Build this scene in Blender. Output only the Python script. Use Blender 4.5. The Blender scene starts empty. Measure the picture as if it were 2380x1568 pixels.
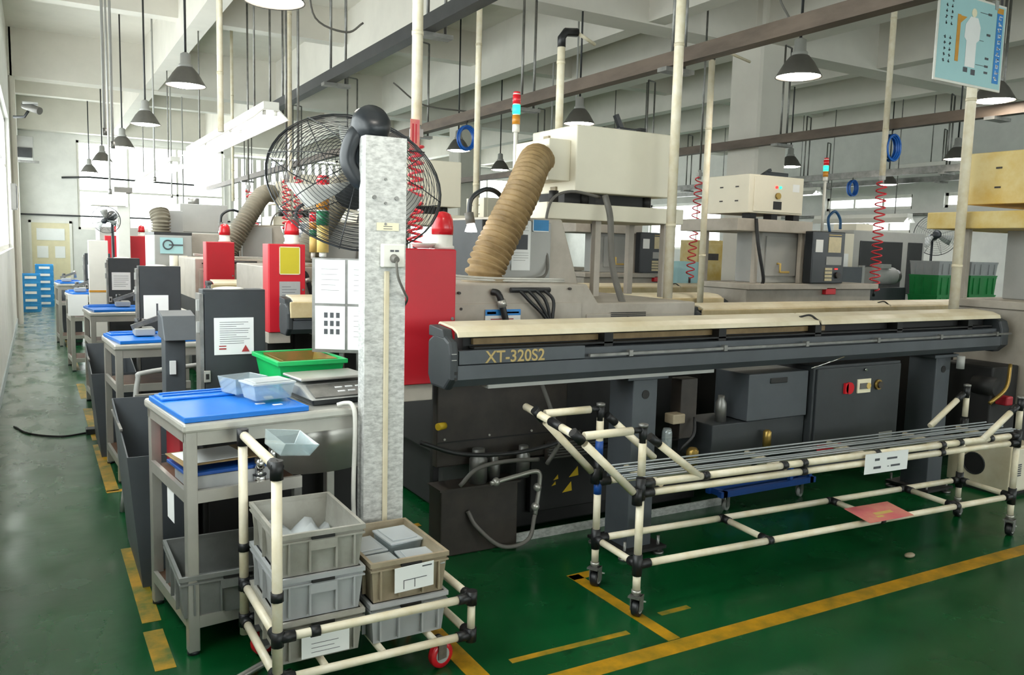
import bpy, math, random
import numpy as np
from mathutils import Vector, Matrix
random.seed(7)
scene = bpy.context.scene
COL = scene.collection
# ---------------------------------------------------------------- camera
F, CX, CY, EYE = 1900.0, 1190.0, 784.0, 1.5          # focal length in pixels of the 2380x1568 frame
def _cam_axes():
    vy = np.array([85 - CX, 548 - CY, F]); vy /= np.linalg.norm(vy)        # aisle direction
    h2 = np.array([1085 - CX, 548 + 26.2 - CY, F])                         # second point of the horizon
    up = np.cross(h2, vy); up /= np.linalg.norm(up)
    if up[1] > 0: up = -up
    return np.array([np.cross(vy, up), vy, up])
RW = _cam_axes()
cam_data = bpy.data.cameras.new('camera')
cam_data.sensor_width = 36.0
cam_data.lens = F / 2380.0 * 36.0
cam_data.clip_start = 0.05
cam = bpy.data.objects.new('camera', cam_data)
COL.objects.link(cam)
cam.matrix_world = Matrix([[RW[i][0], -RW[i][1], -RW[i][2], (0, 0, EYE)[i]] for i in range(3)] + [[0, 0, 0, 1]])
scene.camera = cam
# ---------------------------------------------------------------- sky, exposure
scene.view_settings.view_transform = 'Standard'
scene.view_settings.look = 'None'
scene.view_settings.gamma = 1.0
scene.view_settings.use_curve_mapping = False
scene.view_settings.exposure = 0.0
SKY = 9.0
world = bpy.data.worlds.new('overcast_sky'); scene.world = world
world.use_nodes = True
wb = world.node_tree.nodes['Background']
wb.inputs['Color'].default_value = (1.0, 0.985, 0.96, 1); wb.inputs['Strength'].default_value = SKY
LAMP_E, TUBE_E = 55.0, 26.0
cy = scene.cycles
cy.max_bounces = 7; cy.diffuse_bounces = 4; cy.glossy_bounces = 3; cy.transmission_bounces = 5; cy.transparent_max_bounces = 12
cy.sample_clamp_indirect = 5.0; cy.caustics_reflective = False; cy.caustics_refractive = False
cy.use_denoising = True; cy.use_adaptive_sampling = True; cy.adaptive_threshold = 0.05

# ---------------------------------------------------------------- materials
def lin(h):
    c = [int(h[i:i + 2], 16) / 255 for i in (0, 2, 4)]
    return tuple(x / 12.92 if x <= .04045 else ((x + .055) / 1.055) ** 2.4 for x in c)
MATS = {}
def mat(key, col, rough=.5, metal=0.0, var=.12, scale=6.0, bump=0.0, emit=0.0, spec=.5, col2=None, stretch=None, alpha=None):
    if key in MATS: return MATS[key]
    m = bpy.data.materials.new(key); m.use_nodes = True
    nt = m.node_tree; N = nt.nodes; L = nt.links
    bs = N['Principled BSDF']
    c = lin(col)
    bs.inputs['Roughness'].default_value = rough; bs.inputs['Metallic'].default_value = metal
    bs.inputs['Specular IOR Level'].default_value = spec
    if emit:
        bs.inputs['Base Color'].default_value = (*c, 1)
        bs.inputs['Emission Color'].default_value = (*c, 1); bs.inputs['Emission Strength'].default_value = emit
        MATS[key] = m; return m
    tc = N.new('ShaderNodeTexCoord'); src = tc.outputs['Object']
    if stretch:
        mp = N.new('ShaderNodeMapping'); mp.inputs['Scale'].default_value = stretch
        L.new(src, mp.inputs['Vector']); src = mp.outputs['Vector']
    no = N.new('ShaderNodeTexNoise'); no.inputs['Scale'].default_value = scale; no.inputs['Detail'].default_value = 5
    no.inputs['Roughness'].default_value = .62
    L.new(src, no.inputs['Vector'])
    rp = N.new('ShaderNodeValToRGB')
    d = lin(col2) if col2 else tuple(x * (1 - 2 * var) for x in c)
    rp.color_ramp.elements[0].position = .3; rp.color_ramp.elements[0].color = (*d, 1)
    rp.color_ramp.elements[1].position = .62; rp.color_ramp.elements[1].color = (*c, 1)
    L.new(no.outputs['Fac'], rp.inputs['Fac']); L.new(rp.outputs['Color'], bs.inputs['Base Color'])
    if bump:
        bp = N.new('ShaderNodeBump'); bp.inputs['Strength'].default_value = bump; bp.inputs['Distance'].default_value = .01
        L.new(no.outputs['Fac'], bp.inputs['Height']); L.new(bp.outputs['Normal'], bs.inputs['Normal'])
    if alpha is not None:
        bs.inputs['Alpha'].default_value = alpha
    MATS[key] = m
    return m
def clear_mat(key, tint, gloss=.08, op=0.0, rough=.08):
    if key in MATS: return MATS[key]
    m = bpy.data.materials.new(key); m.use_nodes = True
    nt = m.node_tree; N = nt.nodes; L = nt.links; N.remove(N['Principled BSDF'])
    tr = N.new('ShaderNodeBsdfTransparent'); tr.inputs['Color'].default_value = (*lin(tint), 1)
    gl = N.new('ShaderNodeBsdfGlossy'); gl.inputs['Roughness'].default_value = rough
    df = N.new('ShaderNodeBsdfDiffuse'); df.inputs['Color'].default_value = (*lin(tint), 1)
    m1 = N.new('ShaderNodeMixShader'); m1.inputs['Fac'].default_value = op
    m2 = N.new('ShaderNodeMixShader'); m2.inputs['Fac'].default_value = gloss
    L.new(tr.outputs[0], m1.inputs[1]); L.new(df.outputs[0], m1.inputs[2])
    L.new(m1.outputs[0], m2.inputs[1]); L.new(gl.outputs[0], m2.inputs[2])
    L.new(m2.outputs[0], N['Material Output'].inputs['Surface'])
    MATS[key] = m
    return m
def floor_mat():
    m = bpy.data.materials.new('green_epoxy_floor'); m.use_nodes = True
    nt = m.node_tree; N = nt.nodes; L = nt.links; bs = N['Principled BSDF']
    tc = N.new('ShaderNodeTexCoord')
    def noise(scale, detail=5, stretch=(1, 1, 1), dist=0):
        mp = N.new('ShaderNodeMapping'); mp.inputs['Scale'].default_value = stretch
        n = N.new('ShaderNodeTexNoise'); n.inputs['Scale'].default_value = scale; n.inputs['Detail'].default_value = detail
        n.inputs['Distortion'].default_value = dist
        L.new(tc.outputs['Object'], mp.inputs['Vector']); L.new(mp.outputs['Vector'], n.inputs['Vector']); return n
    def ramp(src, p0, c0, p1, c1):
        r = N.new('ShaderNodeValToRGB'); e = r.color_ramp.elements
        e[0].position = p0; e[0].color = c0; e[1].position = p1; e[1].color = c1
        L.new(src, r.inputs['Fac']); return r
    a = ramp(noise(2.2).outputs['Fac'], .3, (*lin('063f1d'), 1), .7, (*lin('0a4f27'), 1))
    # traffic wear plus window reflection painted in: grey along the aisle, stronger with distance
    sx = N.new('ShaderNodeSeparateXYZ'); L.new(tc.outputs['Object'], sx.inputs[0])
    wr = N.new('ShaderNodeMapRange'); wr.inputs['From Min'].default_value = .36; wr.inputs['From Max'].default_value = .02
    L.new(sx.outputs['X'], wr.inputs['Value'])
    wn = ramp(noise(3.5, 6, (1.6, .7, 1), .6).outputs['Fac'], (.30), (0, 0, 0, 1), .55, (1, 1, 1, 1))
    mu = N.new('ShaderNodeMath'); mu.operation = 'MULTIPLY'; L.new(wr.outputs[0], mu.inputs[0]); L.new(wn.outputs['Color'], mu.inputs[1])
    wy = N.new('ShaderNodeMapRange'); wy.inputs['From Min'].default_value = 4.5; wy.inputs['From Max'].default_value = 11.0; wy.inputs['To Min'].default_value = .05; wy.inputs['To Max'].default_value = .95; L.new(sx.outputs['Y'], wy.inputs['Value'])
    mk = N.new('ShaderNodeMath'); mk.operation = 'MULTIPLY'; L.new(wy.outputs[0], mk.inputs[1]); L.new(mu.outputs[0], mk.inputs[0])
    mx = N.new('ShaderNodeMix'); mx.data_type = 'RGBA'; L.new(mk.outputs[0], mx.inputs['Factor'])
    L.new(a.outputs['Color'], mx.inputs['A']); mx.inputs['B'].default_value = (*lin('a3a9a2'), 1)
    # dark scuffs
    sc = ramp(noise(5, 8, (1, 2.5, 1), 1.2).outputs['Fac'], .27, (.35, .35, .33, 1), .36, (1, 1, 1, 1))
    ml = N.new('ShaderNodeMix'); ml.data_type = 'RGBA'; ml.blend_type = 'MULTIPLY'; ml.inputs['Factor'].default_value = .7
    L.new(mx.outputs['Result'], ml.inputs['A']); L.new(sc.outputs['Color'], ml.inputs['B'])
    L.new(ml.outputs['Result'], bs.inputs['Base Color'])
    rr = ramp(noise(4, 6).outputs['Fac'], .3, (.17, .17, .17, 1), .75, (.32, .32, .32, 1)); L.new(rr.outputs['Color'], bs.inputs['Roughness'])
    bp = N.new('ShaderNodeBump'); bp.inputs['Strength'].default_value = .05; bp.inputs['Distance'].default_value = .012
    L.new(noise(7, 3, (1, 2, 1)).outputs['Fac'], bp.inputs['Height']); L.new(bp.outputs['Normal'], bs.inputs['Normal'])
    bs.inputs['Specular IOR Level'].default_value = .34
    return m
mat('plaster', 'dedad0', .9, var=.04, scale=2); mat('wall_paint', 'e4e3de', .8, var=.05, scale=3); mat('dado', 'b9c4c6', .55, var=.06, scale=3)
mat('white_paint', 'e6e4dc', .45, var=.03); mat('cream', 'ddd3b9', .42, var=.06, scale=5, col2='cbbd9c'); mat('pipe_cream', 'ece3cd', .38, var=.06, scale=14, col2='dccfae')
mat('beige', 'b5ada1', .5, var=.06, scale=4, col2='a0978a'); mat('beige_light', 'e6dfcb', .5, var=.03, scale=3); mat('oil_cream', 'd3c39c', .4, var=.1, scale=4, col2='b79f6c'); mat('oil_yellow', 'e0cd92', .5, var=.1, scale=4, col2='cfab4e')
mat('machine_grey', 'a9a9a5', .5, var=.05, scale=4); mat('slate', '4d5257', .48, var=.1, scale=5); mat('slate_dark', '34383b', .55, var=.12, scale=5)
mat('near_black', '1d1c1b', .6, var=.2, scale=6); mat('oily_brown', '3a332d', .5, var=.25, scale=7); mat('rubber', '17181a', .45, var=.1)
mat('red_paint', 'c61b2c', .45, var=.05, scale=3); mat('red_dark', 'a51d2a', .5, var=.08); mat('red_plastic', 'd3202b', .25, var=.05, spec=.6)
mat('galvanised', 'd4d4d0', .45, .25, var=.22, scale=38, bump=.15, stretch=(1, 1, 2.2)); mat('steel_bright', 'd2d0c8', .3, .5, var=.06, scale=9); mat('steel', 'bdbab2', .34, .6, var=.05, scale=9); mat('steel_dull', '8d8c88', .42, .7, var=.2, scale=12)
mat('chrome', 'd5d5d5', .18, 1.0, var=.03); mat('rod_steel', '9ba0a3', .42, .65, var=.03); mat('dark_metal', '3c3d3e', .45, .5, var=.15); mat('brown_rail', '6a5c50', .55, .2, var=.2, scale=9, stretch=(1, .3, 1))
mat('grey_plastic', 'a3a198', .5, var=.08, scale=9, col2='8d8a80'); mat('grey_plastic_brown', 'a0937c', .5, var=.1, scale=9, col2='8a7c64'); mat('grey_plastic_cool', 'a8aaab', .5, var=.06, scale=9)
mat('crate_dark', '7d7f7c', .5, var=.12, scale=9); mat('blue_plastic', '0f74d4', .35, var=.08, scale=4, spec=.6); mat('blue_crate', '3ba0e0', .4, var=.1); mat('blue_paint', '1d4f9e', .4, var=.1)
mat('green_plastic', '12b45e', .35, var=.08, scale=5); mat('green_crate', '1f8a45', .4, var=.1); mat('brown_tray', '8f6a34', .45, var=.15, scale=8, col2='5f6a2c'); mat('paper', 'f0f1f0', .8, var=.02); mat('ink', '55575c', .8, var=.1); mat('ink_red', 'b04040', .8)
mat('paper_yellow', 'c8b92c', .6, var=.04); mat('paper_pink', 'd96a72', .6, var=.08, scale=8, col2='e09a80'); mat('paper_cream', 'efe7c9', .7, var=.04); mat('sky_blue_print', 'a9d4d8', .35, var=.02); mat('blue_print', '2f86d0', .5, var=.06, scale=20); mat('orange_print', 'd99a32', .6)
mat('yellow_paint', 'b9880f', .45, var=.14, scale=9, col2='77640f'); mat('hose_brown', '9c8259', .6, var=.12, scale=10, col2='77603d'); mat('hose_grey', '77705f', .6, var=.12, scale=10)
mat('red_hose', 'd8323e', .35, var=.05); mat('blue_hose', '1f62b8', .35, var=.08); mat('amber', 'c8862a', .3, var=.06); mat('green_lens', '1e6b45', .3, var=.06); mat('yellow_plastic', 'e0bf6e', .4, var=.06)
mat('lamp_grey', '6f6d68', .45, .3, var=.08); mat('black_plastic', '22262a', .35, var=.1); mat('cable', '1f1f20', .5); mat('cable_grey', '6d6a64', .5); mat('cable_white', 'dad8d0', .5); mat('gold', 'b8a06a', .35, .5, var=.1)
mat('curtain', 'e9e6df', .85, var=.05, scale=20, stretch=(6, 6, .2)); mat('blade_grey', 'bfc0bc', .5, .0); mat('blue_label', '3c8bc4', .6); mat('blue_bin', '2c5f8e', .5); mat('wood', '5b3e2a', .6, var=.2, scale=12); mat('door_cream', 'e2d8b4', .5, var=.04); mat('screen', 'cdbf97', .4, var=.08, scale=30)
mat('yellow_sign', 'd9b426', .5); mat('brass', 'a98c4a', .35, .7, var=.1); mat('vinyl_black', '26282a', .35, var=.12)
mat('bulb', 'fff6e8', emit=LAMP_E); mat('tube_glow', 'f6fbff', emit=TUBE_E); mat('led_green', '2fe8b0', emit=1.5); mat('led_red', 'ff3030', emit=1.6); mat('work_light', 'ffffff', emit=12.0)
clear_mat('window_glass', 'f4f9fa', .06, 0, .02); clear_mat('clear_plastic', 'eaf3f5', .16, .24, .12); clear_mat('film', 'eef3f5', .18, .48, .2)
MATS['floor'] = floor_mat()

# ---------------------------------------------------------------- mesh helpers
class B:
    """collects shapes (world coordinates) for ONE mesh object"""
    def __init__(s): s.v = []; s.f = []; s.sm = []
    def add(s, vs, fs, smooth=False):
        o = len(s.v); s.v += [tuple(v) for v in vs]
        for f in fs: s.f.append([i + o for i in f]); s.sm.append(smooth)
        return s
    def box(s, x0, x1, y0, y1, z0, z1):
        vs = [(x, y, z) for z in (z0, z1) for y in (y0, y1) for x in (x0, x1)]
        return s.add(vs, [(0, 2, 3, 1), (4, 5, 7, 6), (0, 1, 5, 4), (2, 6, 7, 3), (0, 4, 6, 2), (1, 3, 7, 5)])
    def obox(s, c, size, mtx):
        hx, hy, hz = [d / 2 for d in size]; c = Vector(c)
        vs = [c + mtx @ Vector((x, y, z)) for z in (-hz, hz) for y in (-hy, hy) for x in (-hx, hx)]
        return s.add(vs, [(0, 2, 3, 1), (4, 5, 7, 6), (0, 1, 5, 4), (2, 6, 7, 3), (0, 4, 6, 2), (1, 3, 7, 5)])
    def ring_loft(s, rings, cap=True, smooth=True, closed=False):
        n = len(rings[0]); o = len(s.v)
        for r in rings: s.v += [tuple(p) for p in r]
        m = len(rings)
        for i in range(m if closed else m - 1):
            for j in range(n):
                a, b = o + i * n + j, o + i * n + (j + 1) % n
                k = (i + 1) % m
                s.f.append([a, b, o + k * n + (j + 1) % n, o + k * n + j]); s.sm.append(smooth)
        if cap and not closed:
            s.f.append([o + j for j in range(n)][::-1]); s.sm.append(False)
            s.f.append([o + (m - 1) * n + j for j in range(n)]); s.sm.append(False)
        return s
    def cyl(s, a, b, r, seg=12, r2=None, smooth=True):
        a, b = Vector(a), Vector(b); d = (b - a).normalized()
        u = d.orthogonal().normalized(); w = d.cross(u); r2 = r if r2 is None else r2
        rg = [[p + (u * math.cos(t) + w * math.sin(t)) * q for t in [2 * math.pi * i / seg for i in range(seg)]] for p, q in ((a, r), (b, r2))]
        return s.ring_loft(rg, True, smooth)
    def tube(s, pts, r, seg=8, rs=None, closed=False):
        P = [Vector(p) for p in pts]; n = len(P); rings = []; u = None
        for i in range(n):
            if closed: d = (P[(i + 1) % n] - P[i - 1]).normalized()
            else: d = (P[min(i + 1, n - 1)] - P[max(i - 1, 0)]).normalized()
            if u is None: u = d.orthogonal().normalized()
            u = (u - d * u.dot(d)); u = u.normalized() if u.length > 1e-6 else d.orthogonal().normalized()
            w = d.cross(u); q = rs[i] if rs else r
            rings.append([P[i] + (u * math.cos(t) + w * math.sin(t)) * q for t in [2 * math.pi * k / seg for k in range(seg)]])
        return s.ring_loft(rings, not closed, True, closed)
    def lathe(s, prof, org, axis=(0, 0, 1), seg=20, cap=True):
        d = Vector(axis).normalized(); u = d.orthogonal().normalized(); w = d.cross(u); o = Vector(org)
        rg = [[o + d * h + (u * math.cos(t) + w * math.sin(t)) * r for t in [2 * math.pi * k / seg for k in range(seg)]] for r, h in prof]
        return s.ring_loft(rg, cap, True)
    def prism(s, poly, axis, a, b):
        """poly in the other two axes (in xyz order) swept along axis 0/1/2 from a to b"""
        n = len(poly)
        def mk(p, t): q = list(p); q.insert(axis, t); return q
        vs = [mk(p, a) for p in poly] + [mk(p, b) for p in poly]
        fs = [tuple(range(n))[::-1], tuple(range(n, 2 * n))] + [(i, (i + 1) % n, n + (i + 1) % n, n + i) for i in range(n)]
        return s.add(vs, fs)
    def shell(s, x0, x1, y0, y1, z0, z1, t=.004, taper=0.0):
        """open-topped tray with wall thickness"""
        def ring(ins, z): return [(x0 + ins, y0 + ins, z), (x1 - ins, y0 + ins, z), (x1 - ins, y1 - ins, z), (x0 + ins, y1 - ins, z)]
        return s.ring_loft([ring(taper, z0), ring(0, z1), ring(t, z1), ring(taper + t, z0 + t)], True, False)
    def sphere(s, c, r, seg=14, sq=(1, 1, 1)):
        prof = [(max(1e-4, r * math.sin(math.pi * i / 8)), -r * math.cos(math.pi * i / 8)) for i in range(9)]
        c = Vector(c); o = len(s.v); s.lathe(prof, (0, 0, 0), (0, 0, 1), seg, False)
        for i in range(o, len(s.v)):
            v = s.v[i]; s.v[i] = (c.x + v[0] * sq[0], c.y + v[1] * sq[1], c.z + v[2] * sq[2])
        return s
    def quad(s, a, b, c, d): return s.add([a, b, c, d], [(0, 1, 2, 3)])
def R_z(a): return Matrix.Rotation(a, 3, 'Z')
def root_of(o):
    while o.parent: o = o.parent
    return o
def put(o, label=None, cat=None, group=None, kind=None):
    if label: o['label'] = label
    if cat: o['category'] = cat
    if group: o['group'] = group
    if kind: o['kind'] = kind
    return o
def part(name, b, m, parent=None, bev=0, loc=None, label=None, cat=None, group=None, kind=None):
    """one mesh object; its vertices are given in world coordinates of the not yet moved thing"""
    base = Vector(loc) if loc is not None else (Vector(root_of(parent)['_b']) if parent is not None else Vector((0, 0, 0)))
    me = bpy.data.meshes.new(name)
    me.from_pydata([(v[0] - base.x, v[1] - base.y, v[2] - base.z) for v in b.v], [], b.f)
    me.polygons.foreach_set('use_smooth', b.sm)
    me.materials.append(MATS[m] if isinstance(m, str) else m); me.validate(); me.update()
    o = bpy.data.objects.new(name, me); COL.objects.link(o)
    if parent is not None: o.parent = parent
    else: o.location = base; o['_b'] = tuple(base)
    if bev:
        md = o.modifiers.new('bevel', 'BEVEL'); md.width = bev; md.segments = 2; md.limit_method = 'ANGLE'; md.angle_limit = math.radians(50)
    put(o, label, cat, group, kind)
    return o
def thing(name, label, cat, loc, group=None, kind=None):
    o = bpy.data.objects.new(name, None); COL.objects.link(o); o.location = loc; o['_b'] = tuple(loc); o.empty_display_size = .1
    return put(o, label, cat, group, kind)
def dup(root, off, label=None, rot=0.0, group=None):
    def cp(o, par):
        c = o.copy(); COL.objects.link(c); c.parent = par
        for ch in o.children: cp(ch, c)
        return c
    r = cp(root, None); r.location = Vector(root.location) + Vector(off); r.rotation_euler[2] += rot
    if label: r['label'] = label
    if group: r['group'] = group
    return r
def text(name, s, size, m, parent, org, ux, uz, bold=0.0, depth=.0008):
    """lettering as real thin geometry; org = lower-left corner, ux = reading direction, uz = up"""
    cu = bpy.data.curves.new('t', 'FONT'); cu.body = s; cu.size = size; cu.extrude = depth; cu.offset = bold
    t = bpy.data.objects.new('t', cu); COL.objects.link(t)
    dg = bpy.context.evaluated_depsgraph_get(); me0 = bpy.data.meshes.new_from_object(t.evaluated_get(dg))
    ux, uz = Vector(ux).normalized(), Vector(uz).normalized(); n = ux.cross(uz); o = Vector(org)
    b = B(); b.v = [tuple(o + ux * v.co.x + uz * v.co.y + n * v.co.z) for v in me0.vertices]
    b.f = [list(p.vertices) for p in me0.polygons]; b.sm = [False] * len(b.f)
    bpy.data.objects.remove(t); bpy.data.curves.remove(cu); bpy.data.meshes.remove(me0)
    return part(name, b, m, parent)
def sheet(name, org, ux, uz, w, h, m='paper', prints=(), parent=None, t=.0015, **k):
    """flat sheet with printed bars; prints = [(material, [(u0,v0,u1,v1)...])] in 0..1 sheet coordinates; org lower-left, faces ux x uz"""
    ux, uz = Vector(ux).normalized(), Vector(uz).normalized(); n = ux.cross(uz); o = Vector(org)
    def P(u, v, d): return o + ux * (u * w) + uz * (v * h) + n * d
    b = B(); vs = [P(u, v, d) for d in (0, t) for u, v in ((0, 0), (1, 0), (1, 1), (0, 1))]
    b.add(vs, [(3, 2, 1, 0), (4, 5, 6, 7), (0, 1, 5, 4), (1, 2, 6, 5), (2, 3, 7, 6), (3, 0, 4, 7)])
    s = part(name, b, m, parent, loc=None if parent is not None else tuple(o), **k)
    for pm, rects in prints:
        b = B()
        for u0, v0, u1, v1 in rects: b.quad(P(u0, v0, t + .0006), P(u1, v0, t + .0006), P(u1, v1, t + .0006), P(u0, v1, t + .0006))
        part('print', b, pm, s)
    return s
def lines(n, u0=.1, u1=.9, v0=.15, v1=.9, th=.35, seed=0):
    rnd = random.Random(seed); st = (v1 - v0) / n
    return [(u0, v1 - (i + 1) * st, u0 + (u1 - u0) * rnd.choice((1, .95, .8, .55, .9)), v1 - (i + 1) * st + st * th) for i in range(n)]
def coil(p0, p1, r, turns, wr, seg=10):
    p0, p1 = Vector(p0), Vector(p1); d = (p1 - p0); L = d.length; d.normalize(); u = d.orthogonal().normalized(); w = d.cross(u)
    n = int(turns * seg)
    return [p0 + d * (L * i / n) + (u * math.cos(2 * math.pi * i / seg) + w * math.sin(2 * math.pi * i / seg)) * r for i in range(n + 1)]
def bez(p0, p1, p2, p3, n=14):
    p0, p1, p2, p3 = map(Vector, (p0, p1, p2, p3))
    return [p0 * (1 - t) ** 3 + p1 * 3 * t * (1 - t) ** 2 + p2 * 3 * t * t * (1 - t) + p3 * t ** 3 for t in [i / n for i in range(n + 1)]]
def smooth_path(pts, n=6):
    P = [Vector(p) for p in pts]; P = [P[0] * 2 - P[1]] + P + [P[-1] * 2 - P[-2]]; out = []
    for i in range(1, len(P) - 2):
        a, b, c, d = P[i - 1:i + 3]
        for k in range(n):
            t = k / n
            out.append(.5 * ((2 * b) + (c - a) * t + (2 * a - 5 * b + 4 * c - d) * t * t + (3 * b - a - 3 * c + d) * t ** 3))
    return out + [P[-2]]

# ================================================================ THE SETTING
XL, XR, YB, YF, ZC = -.33, 16.0, -6.0, 24.2, 4.9
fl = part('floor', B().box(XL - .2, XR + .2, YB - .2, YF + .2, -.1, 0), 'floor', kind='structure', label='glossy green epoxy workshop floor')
mat('yellow_worn', 'b3860f', .5, scale=7, col2='2b5a1e')
def mark(x0, y0, x1, y1, w=.075, m='yellow_paint'):
    a, c = Vector((x0, y0, 0)), Vector((x1, y1, 0)); d = (c - a).normalized(); n = Vector((-d.y, d.x, 0)) * w / 2
    b = B(); vs = [p + Vector((0, 0, z)) for z in (0, .0015) for p in (a - n, c - n, c + n, a + n)]
    b.add(vs, [(3, 2, 1, 0), (4, 5, 6, 7), (0, 1, 5, 4), (1, 2, 6, 5), (2, 3, 7, 6), (3, 0, 4, 7)])
    part('marking_line', b, m, fl)
for y0, y1 in ((2.2, 2.75), (2.95, 3.28), (3.36, 4.25), (5.28, 6.55), (6.7, 8.0), (8.5, 9.4), (10.4, 11.8), (12.6, 13.7)): mark(.345, y0, .34, y1, .07, 'yellow_worn')
mark(.31, 5.27, .43, 5.285, .05)
mark(1.0, 2.265, 6.5, 2.2, .085); mark(2.105, 2.30, 2.105, 3.0, .06); mark(2.075, 2.98, 2.24, 2.985, .06); mark(1.30, 2.31, 1.30, 2.9, .075)
mark(2.9, 2.93, 4.05, 2.88, .05, 'yellow_worn'); mark(1.45, 2.445, 1.98, 2.43, .03, 'yellow_worn'); mark(2.2, 2.5, 2.36, 2.5, .03, 'yellow_worn'); mark(1.35, 3.95, 1.75, 3.95, .05)
# ceiling slab with its beams
ce = part('ceiling', B().box(XL - .2, XR + .2, YB - .2, YF + .2, ZC, ZC + .2), 'plaster', kind='structure', label='off white concrete ceiling slab with beams')
for y in (-.6, 7.72, 16.2, 23.82): part('beam', B().box(XL, XR, y, y + .38, 4.12, ZC), 'plaster', ce)
for x in (1.72, 4.05, 6.2, 8.02, 10.3, 12.4, 14.4):
    w = .34 if x == 8.02 else .24
    part('beam', B().box(x, x + w, YB, YF, 4.14, ZC), 'plaster', ce)
for y in (3.6, 12.0, 20.1): part('beam', B().box(XL, XR, y, y + .24, 4.42, ZC), 'plaster', ce)
def wall(name, axis, c, t, lo, hi, opens, label):
    """wall slab perpendicular to axis (0: x=c, 1: y=c) with rectangular openings (a0,a1,z0,z1); two paint zones"""
    cuts = sorted({lo, hi, *[o[0] for o in opens], *[o[1] for o in opens]}); b = B()
    for a0, a1 in zip(cuts, cuts[1:]):
        mid = (a0 + a1) / 2; zs = [0]
        for o in sorted((o for o in opens if o[0] < mid < o[1]), key=lambda o: o[2]): zs += [o[2], o[3]]
        zs.append(ZC)
        for z0, z1 in zip(zs[::2], zs[1::2]):
            if z1 > z0: b.box(*((c, c + t, a0, a1) if axis == 0 else (a0, a1, c, c + t)), z0, z1)
    return part(name, b, 'wall_paint', kind='structure', label=label)
WIN_L = [(1.0, 6.6, 1.3, 3.35), (8.5, 15.6, 1.3, 3.35), (17.2, 23.2, 1.3, 3.35)]
WIN_F = [(.95, 4.6, 1.7, 3.98), (4.8, 7.9, 1.5, 3.98), (8.4, 11.2, 1.25, 3.8), (12, 15, 1.25, 3.8)]
WIN_R = [(-3, 1.5, 1.6, 2.9), (8.6, 10.2, 2.55, 2.85), (10.9, 13.1, 2.55, 2.85), (10.9, 12.0, 2.05, 2.4), (16.5, 19.5, 1.6, 2.9)]
WIN_B = [(.6, 4.6, 1.2, 3.4), (5.4, 9.4, 1.2, 3.4), (10.2, 13.2, 1.2, 3.4)]  # unseen windows, sized to fill light onto camera-facing sides
wall('wall_left', 0, XL - .2, .2, YB, YF, WIN_L, 'pale wall with tall windows beside the narrow aisle')
wall('wall_back', 1, YF, .2, XL, XR, WIN_F, 'white end wall with a row of bright windows')
wall('wall_right', 0, XR, .2, YB, YF, WIN_R, 'pale grey wall with small high windows')
wall('wall_front', 1, YB - .2, .2, XL, XR, WIN_B, 'unseen white wall behind the viewer with wide windows sized for fill light')
nwin = 0
def window(axis, c, o, bars, hbar, face):
    global nwin
    nwin += 1
    a0, a1, z0, z1 = o; mid = c + .1
    def bx(p0, p1, q0, q1, d0, d1):
        return (d0, d1, p0, p1, q0, q1) if axis == 0 else (p0, p1, d0, d1, q0, q1)
    loc = (mid, (a0 + a1) / 2, z0) if axis == 0 else ((a0 + a1) / 2, mid, z0)
    w = thing('window_%d' % nwin, 'white framed window number %d of the workshop walls' % nwin, 'window', loc, kind='structure')
    del w['category']; del w['label']
    b = B()
    for p0, p1, q0, q1 in ((a0, a1, z0, z0 + .06), (a0, a1, z1 - .06, z1), (a0, a0 + .06, z0, z1), (a1 - .06, a1, z0, z1)): b.box(*bx(p0, p1, q0, q1, mid - .04, mid + .04))
    part('window_frame', b, 'white_paint', w)
    for i in range(1, bars): x = a0 + (a1 - a0) * i / bars; part('mullion', B().box(*bx(x - .025, x + .025, z0, z1, mid - .03, mid + .03)), 'white_paint', w)
    if hbar: part('transom', B().box(*bx(a0, a1, hbar - .025, hbar + .025, mid - .03, mid + .03)), 'white_paint', w)
    for i in range(bars):
        x0, x1 = a0 + (a1 - a0) * i / bars, a0 + (a1 - a0) * (i + 1) / bars
        part('pane', B().box(*bx(x0 + .02, x1 - .02, z0 + .02, z1 - .02, mid - .003, mid + .003)), 'window_glass', w)
    if (a1 - a0) * (z1 - z0) > 1:                       # tells the renderer where daylight comes in
        ld = bpy.data.lights.new('daylight', 'AREA'); ld.shape = 'RECTANGLE'; ld.size = a1 - a0; ld.size_y = z1 - z0
        ld.cycles.is_portal = True
        lo = bpy.data.objects.new('daylight', ld); COL.objects.link(lo)
        dx = Vector(face); up = Vector((0, 0, 1)); xx = up.cross(-dx)
        p = Vector(loc) + Vector((0, 0, (z1 - z0) / 2)) + dx * .12
        lo.matrix_world = Matrix([[xx[i], up[i], -dx[i], p[i]] for i in range(3)] + [[0, 0, 0, 1]])
for o in WIN_L: window(0, XL - .2, o, 4, 2.6, (1, 0, 0))
for o in WIN_F: window(1, YF, o, 3, 2.7, (0, -1, 0))
for o in WIN_R: window(0, XR, o, 3 if o[1] - o[0] > 2 else 2, None, (-1, 0, 0))
for o in WIN_B: window(1, YB - .2, o, 4, 2.6, (0, 1, 0))
d1 = thing('door_1', None, None, (.3, YF, 0), kind='structure')
part('door_frame', B().box(-.17, -.11, YF - .04, YF, 0, 1.9).box(.74, .80, YF - .04, YF, 0, 1.9).box(-.17, .8, YF - .04, YF, 1.84, 1.9), 'white_paint', d1)
part('door_leaf', B().box(-.11, .74, YF - .03, YF, .02, 1.84), 'door_cream', d1)
part('door_panel', B().box(0, .63, YF - .045, YF - .03, 1.4, 1.7), 'paper', d1)
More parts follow.
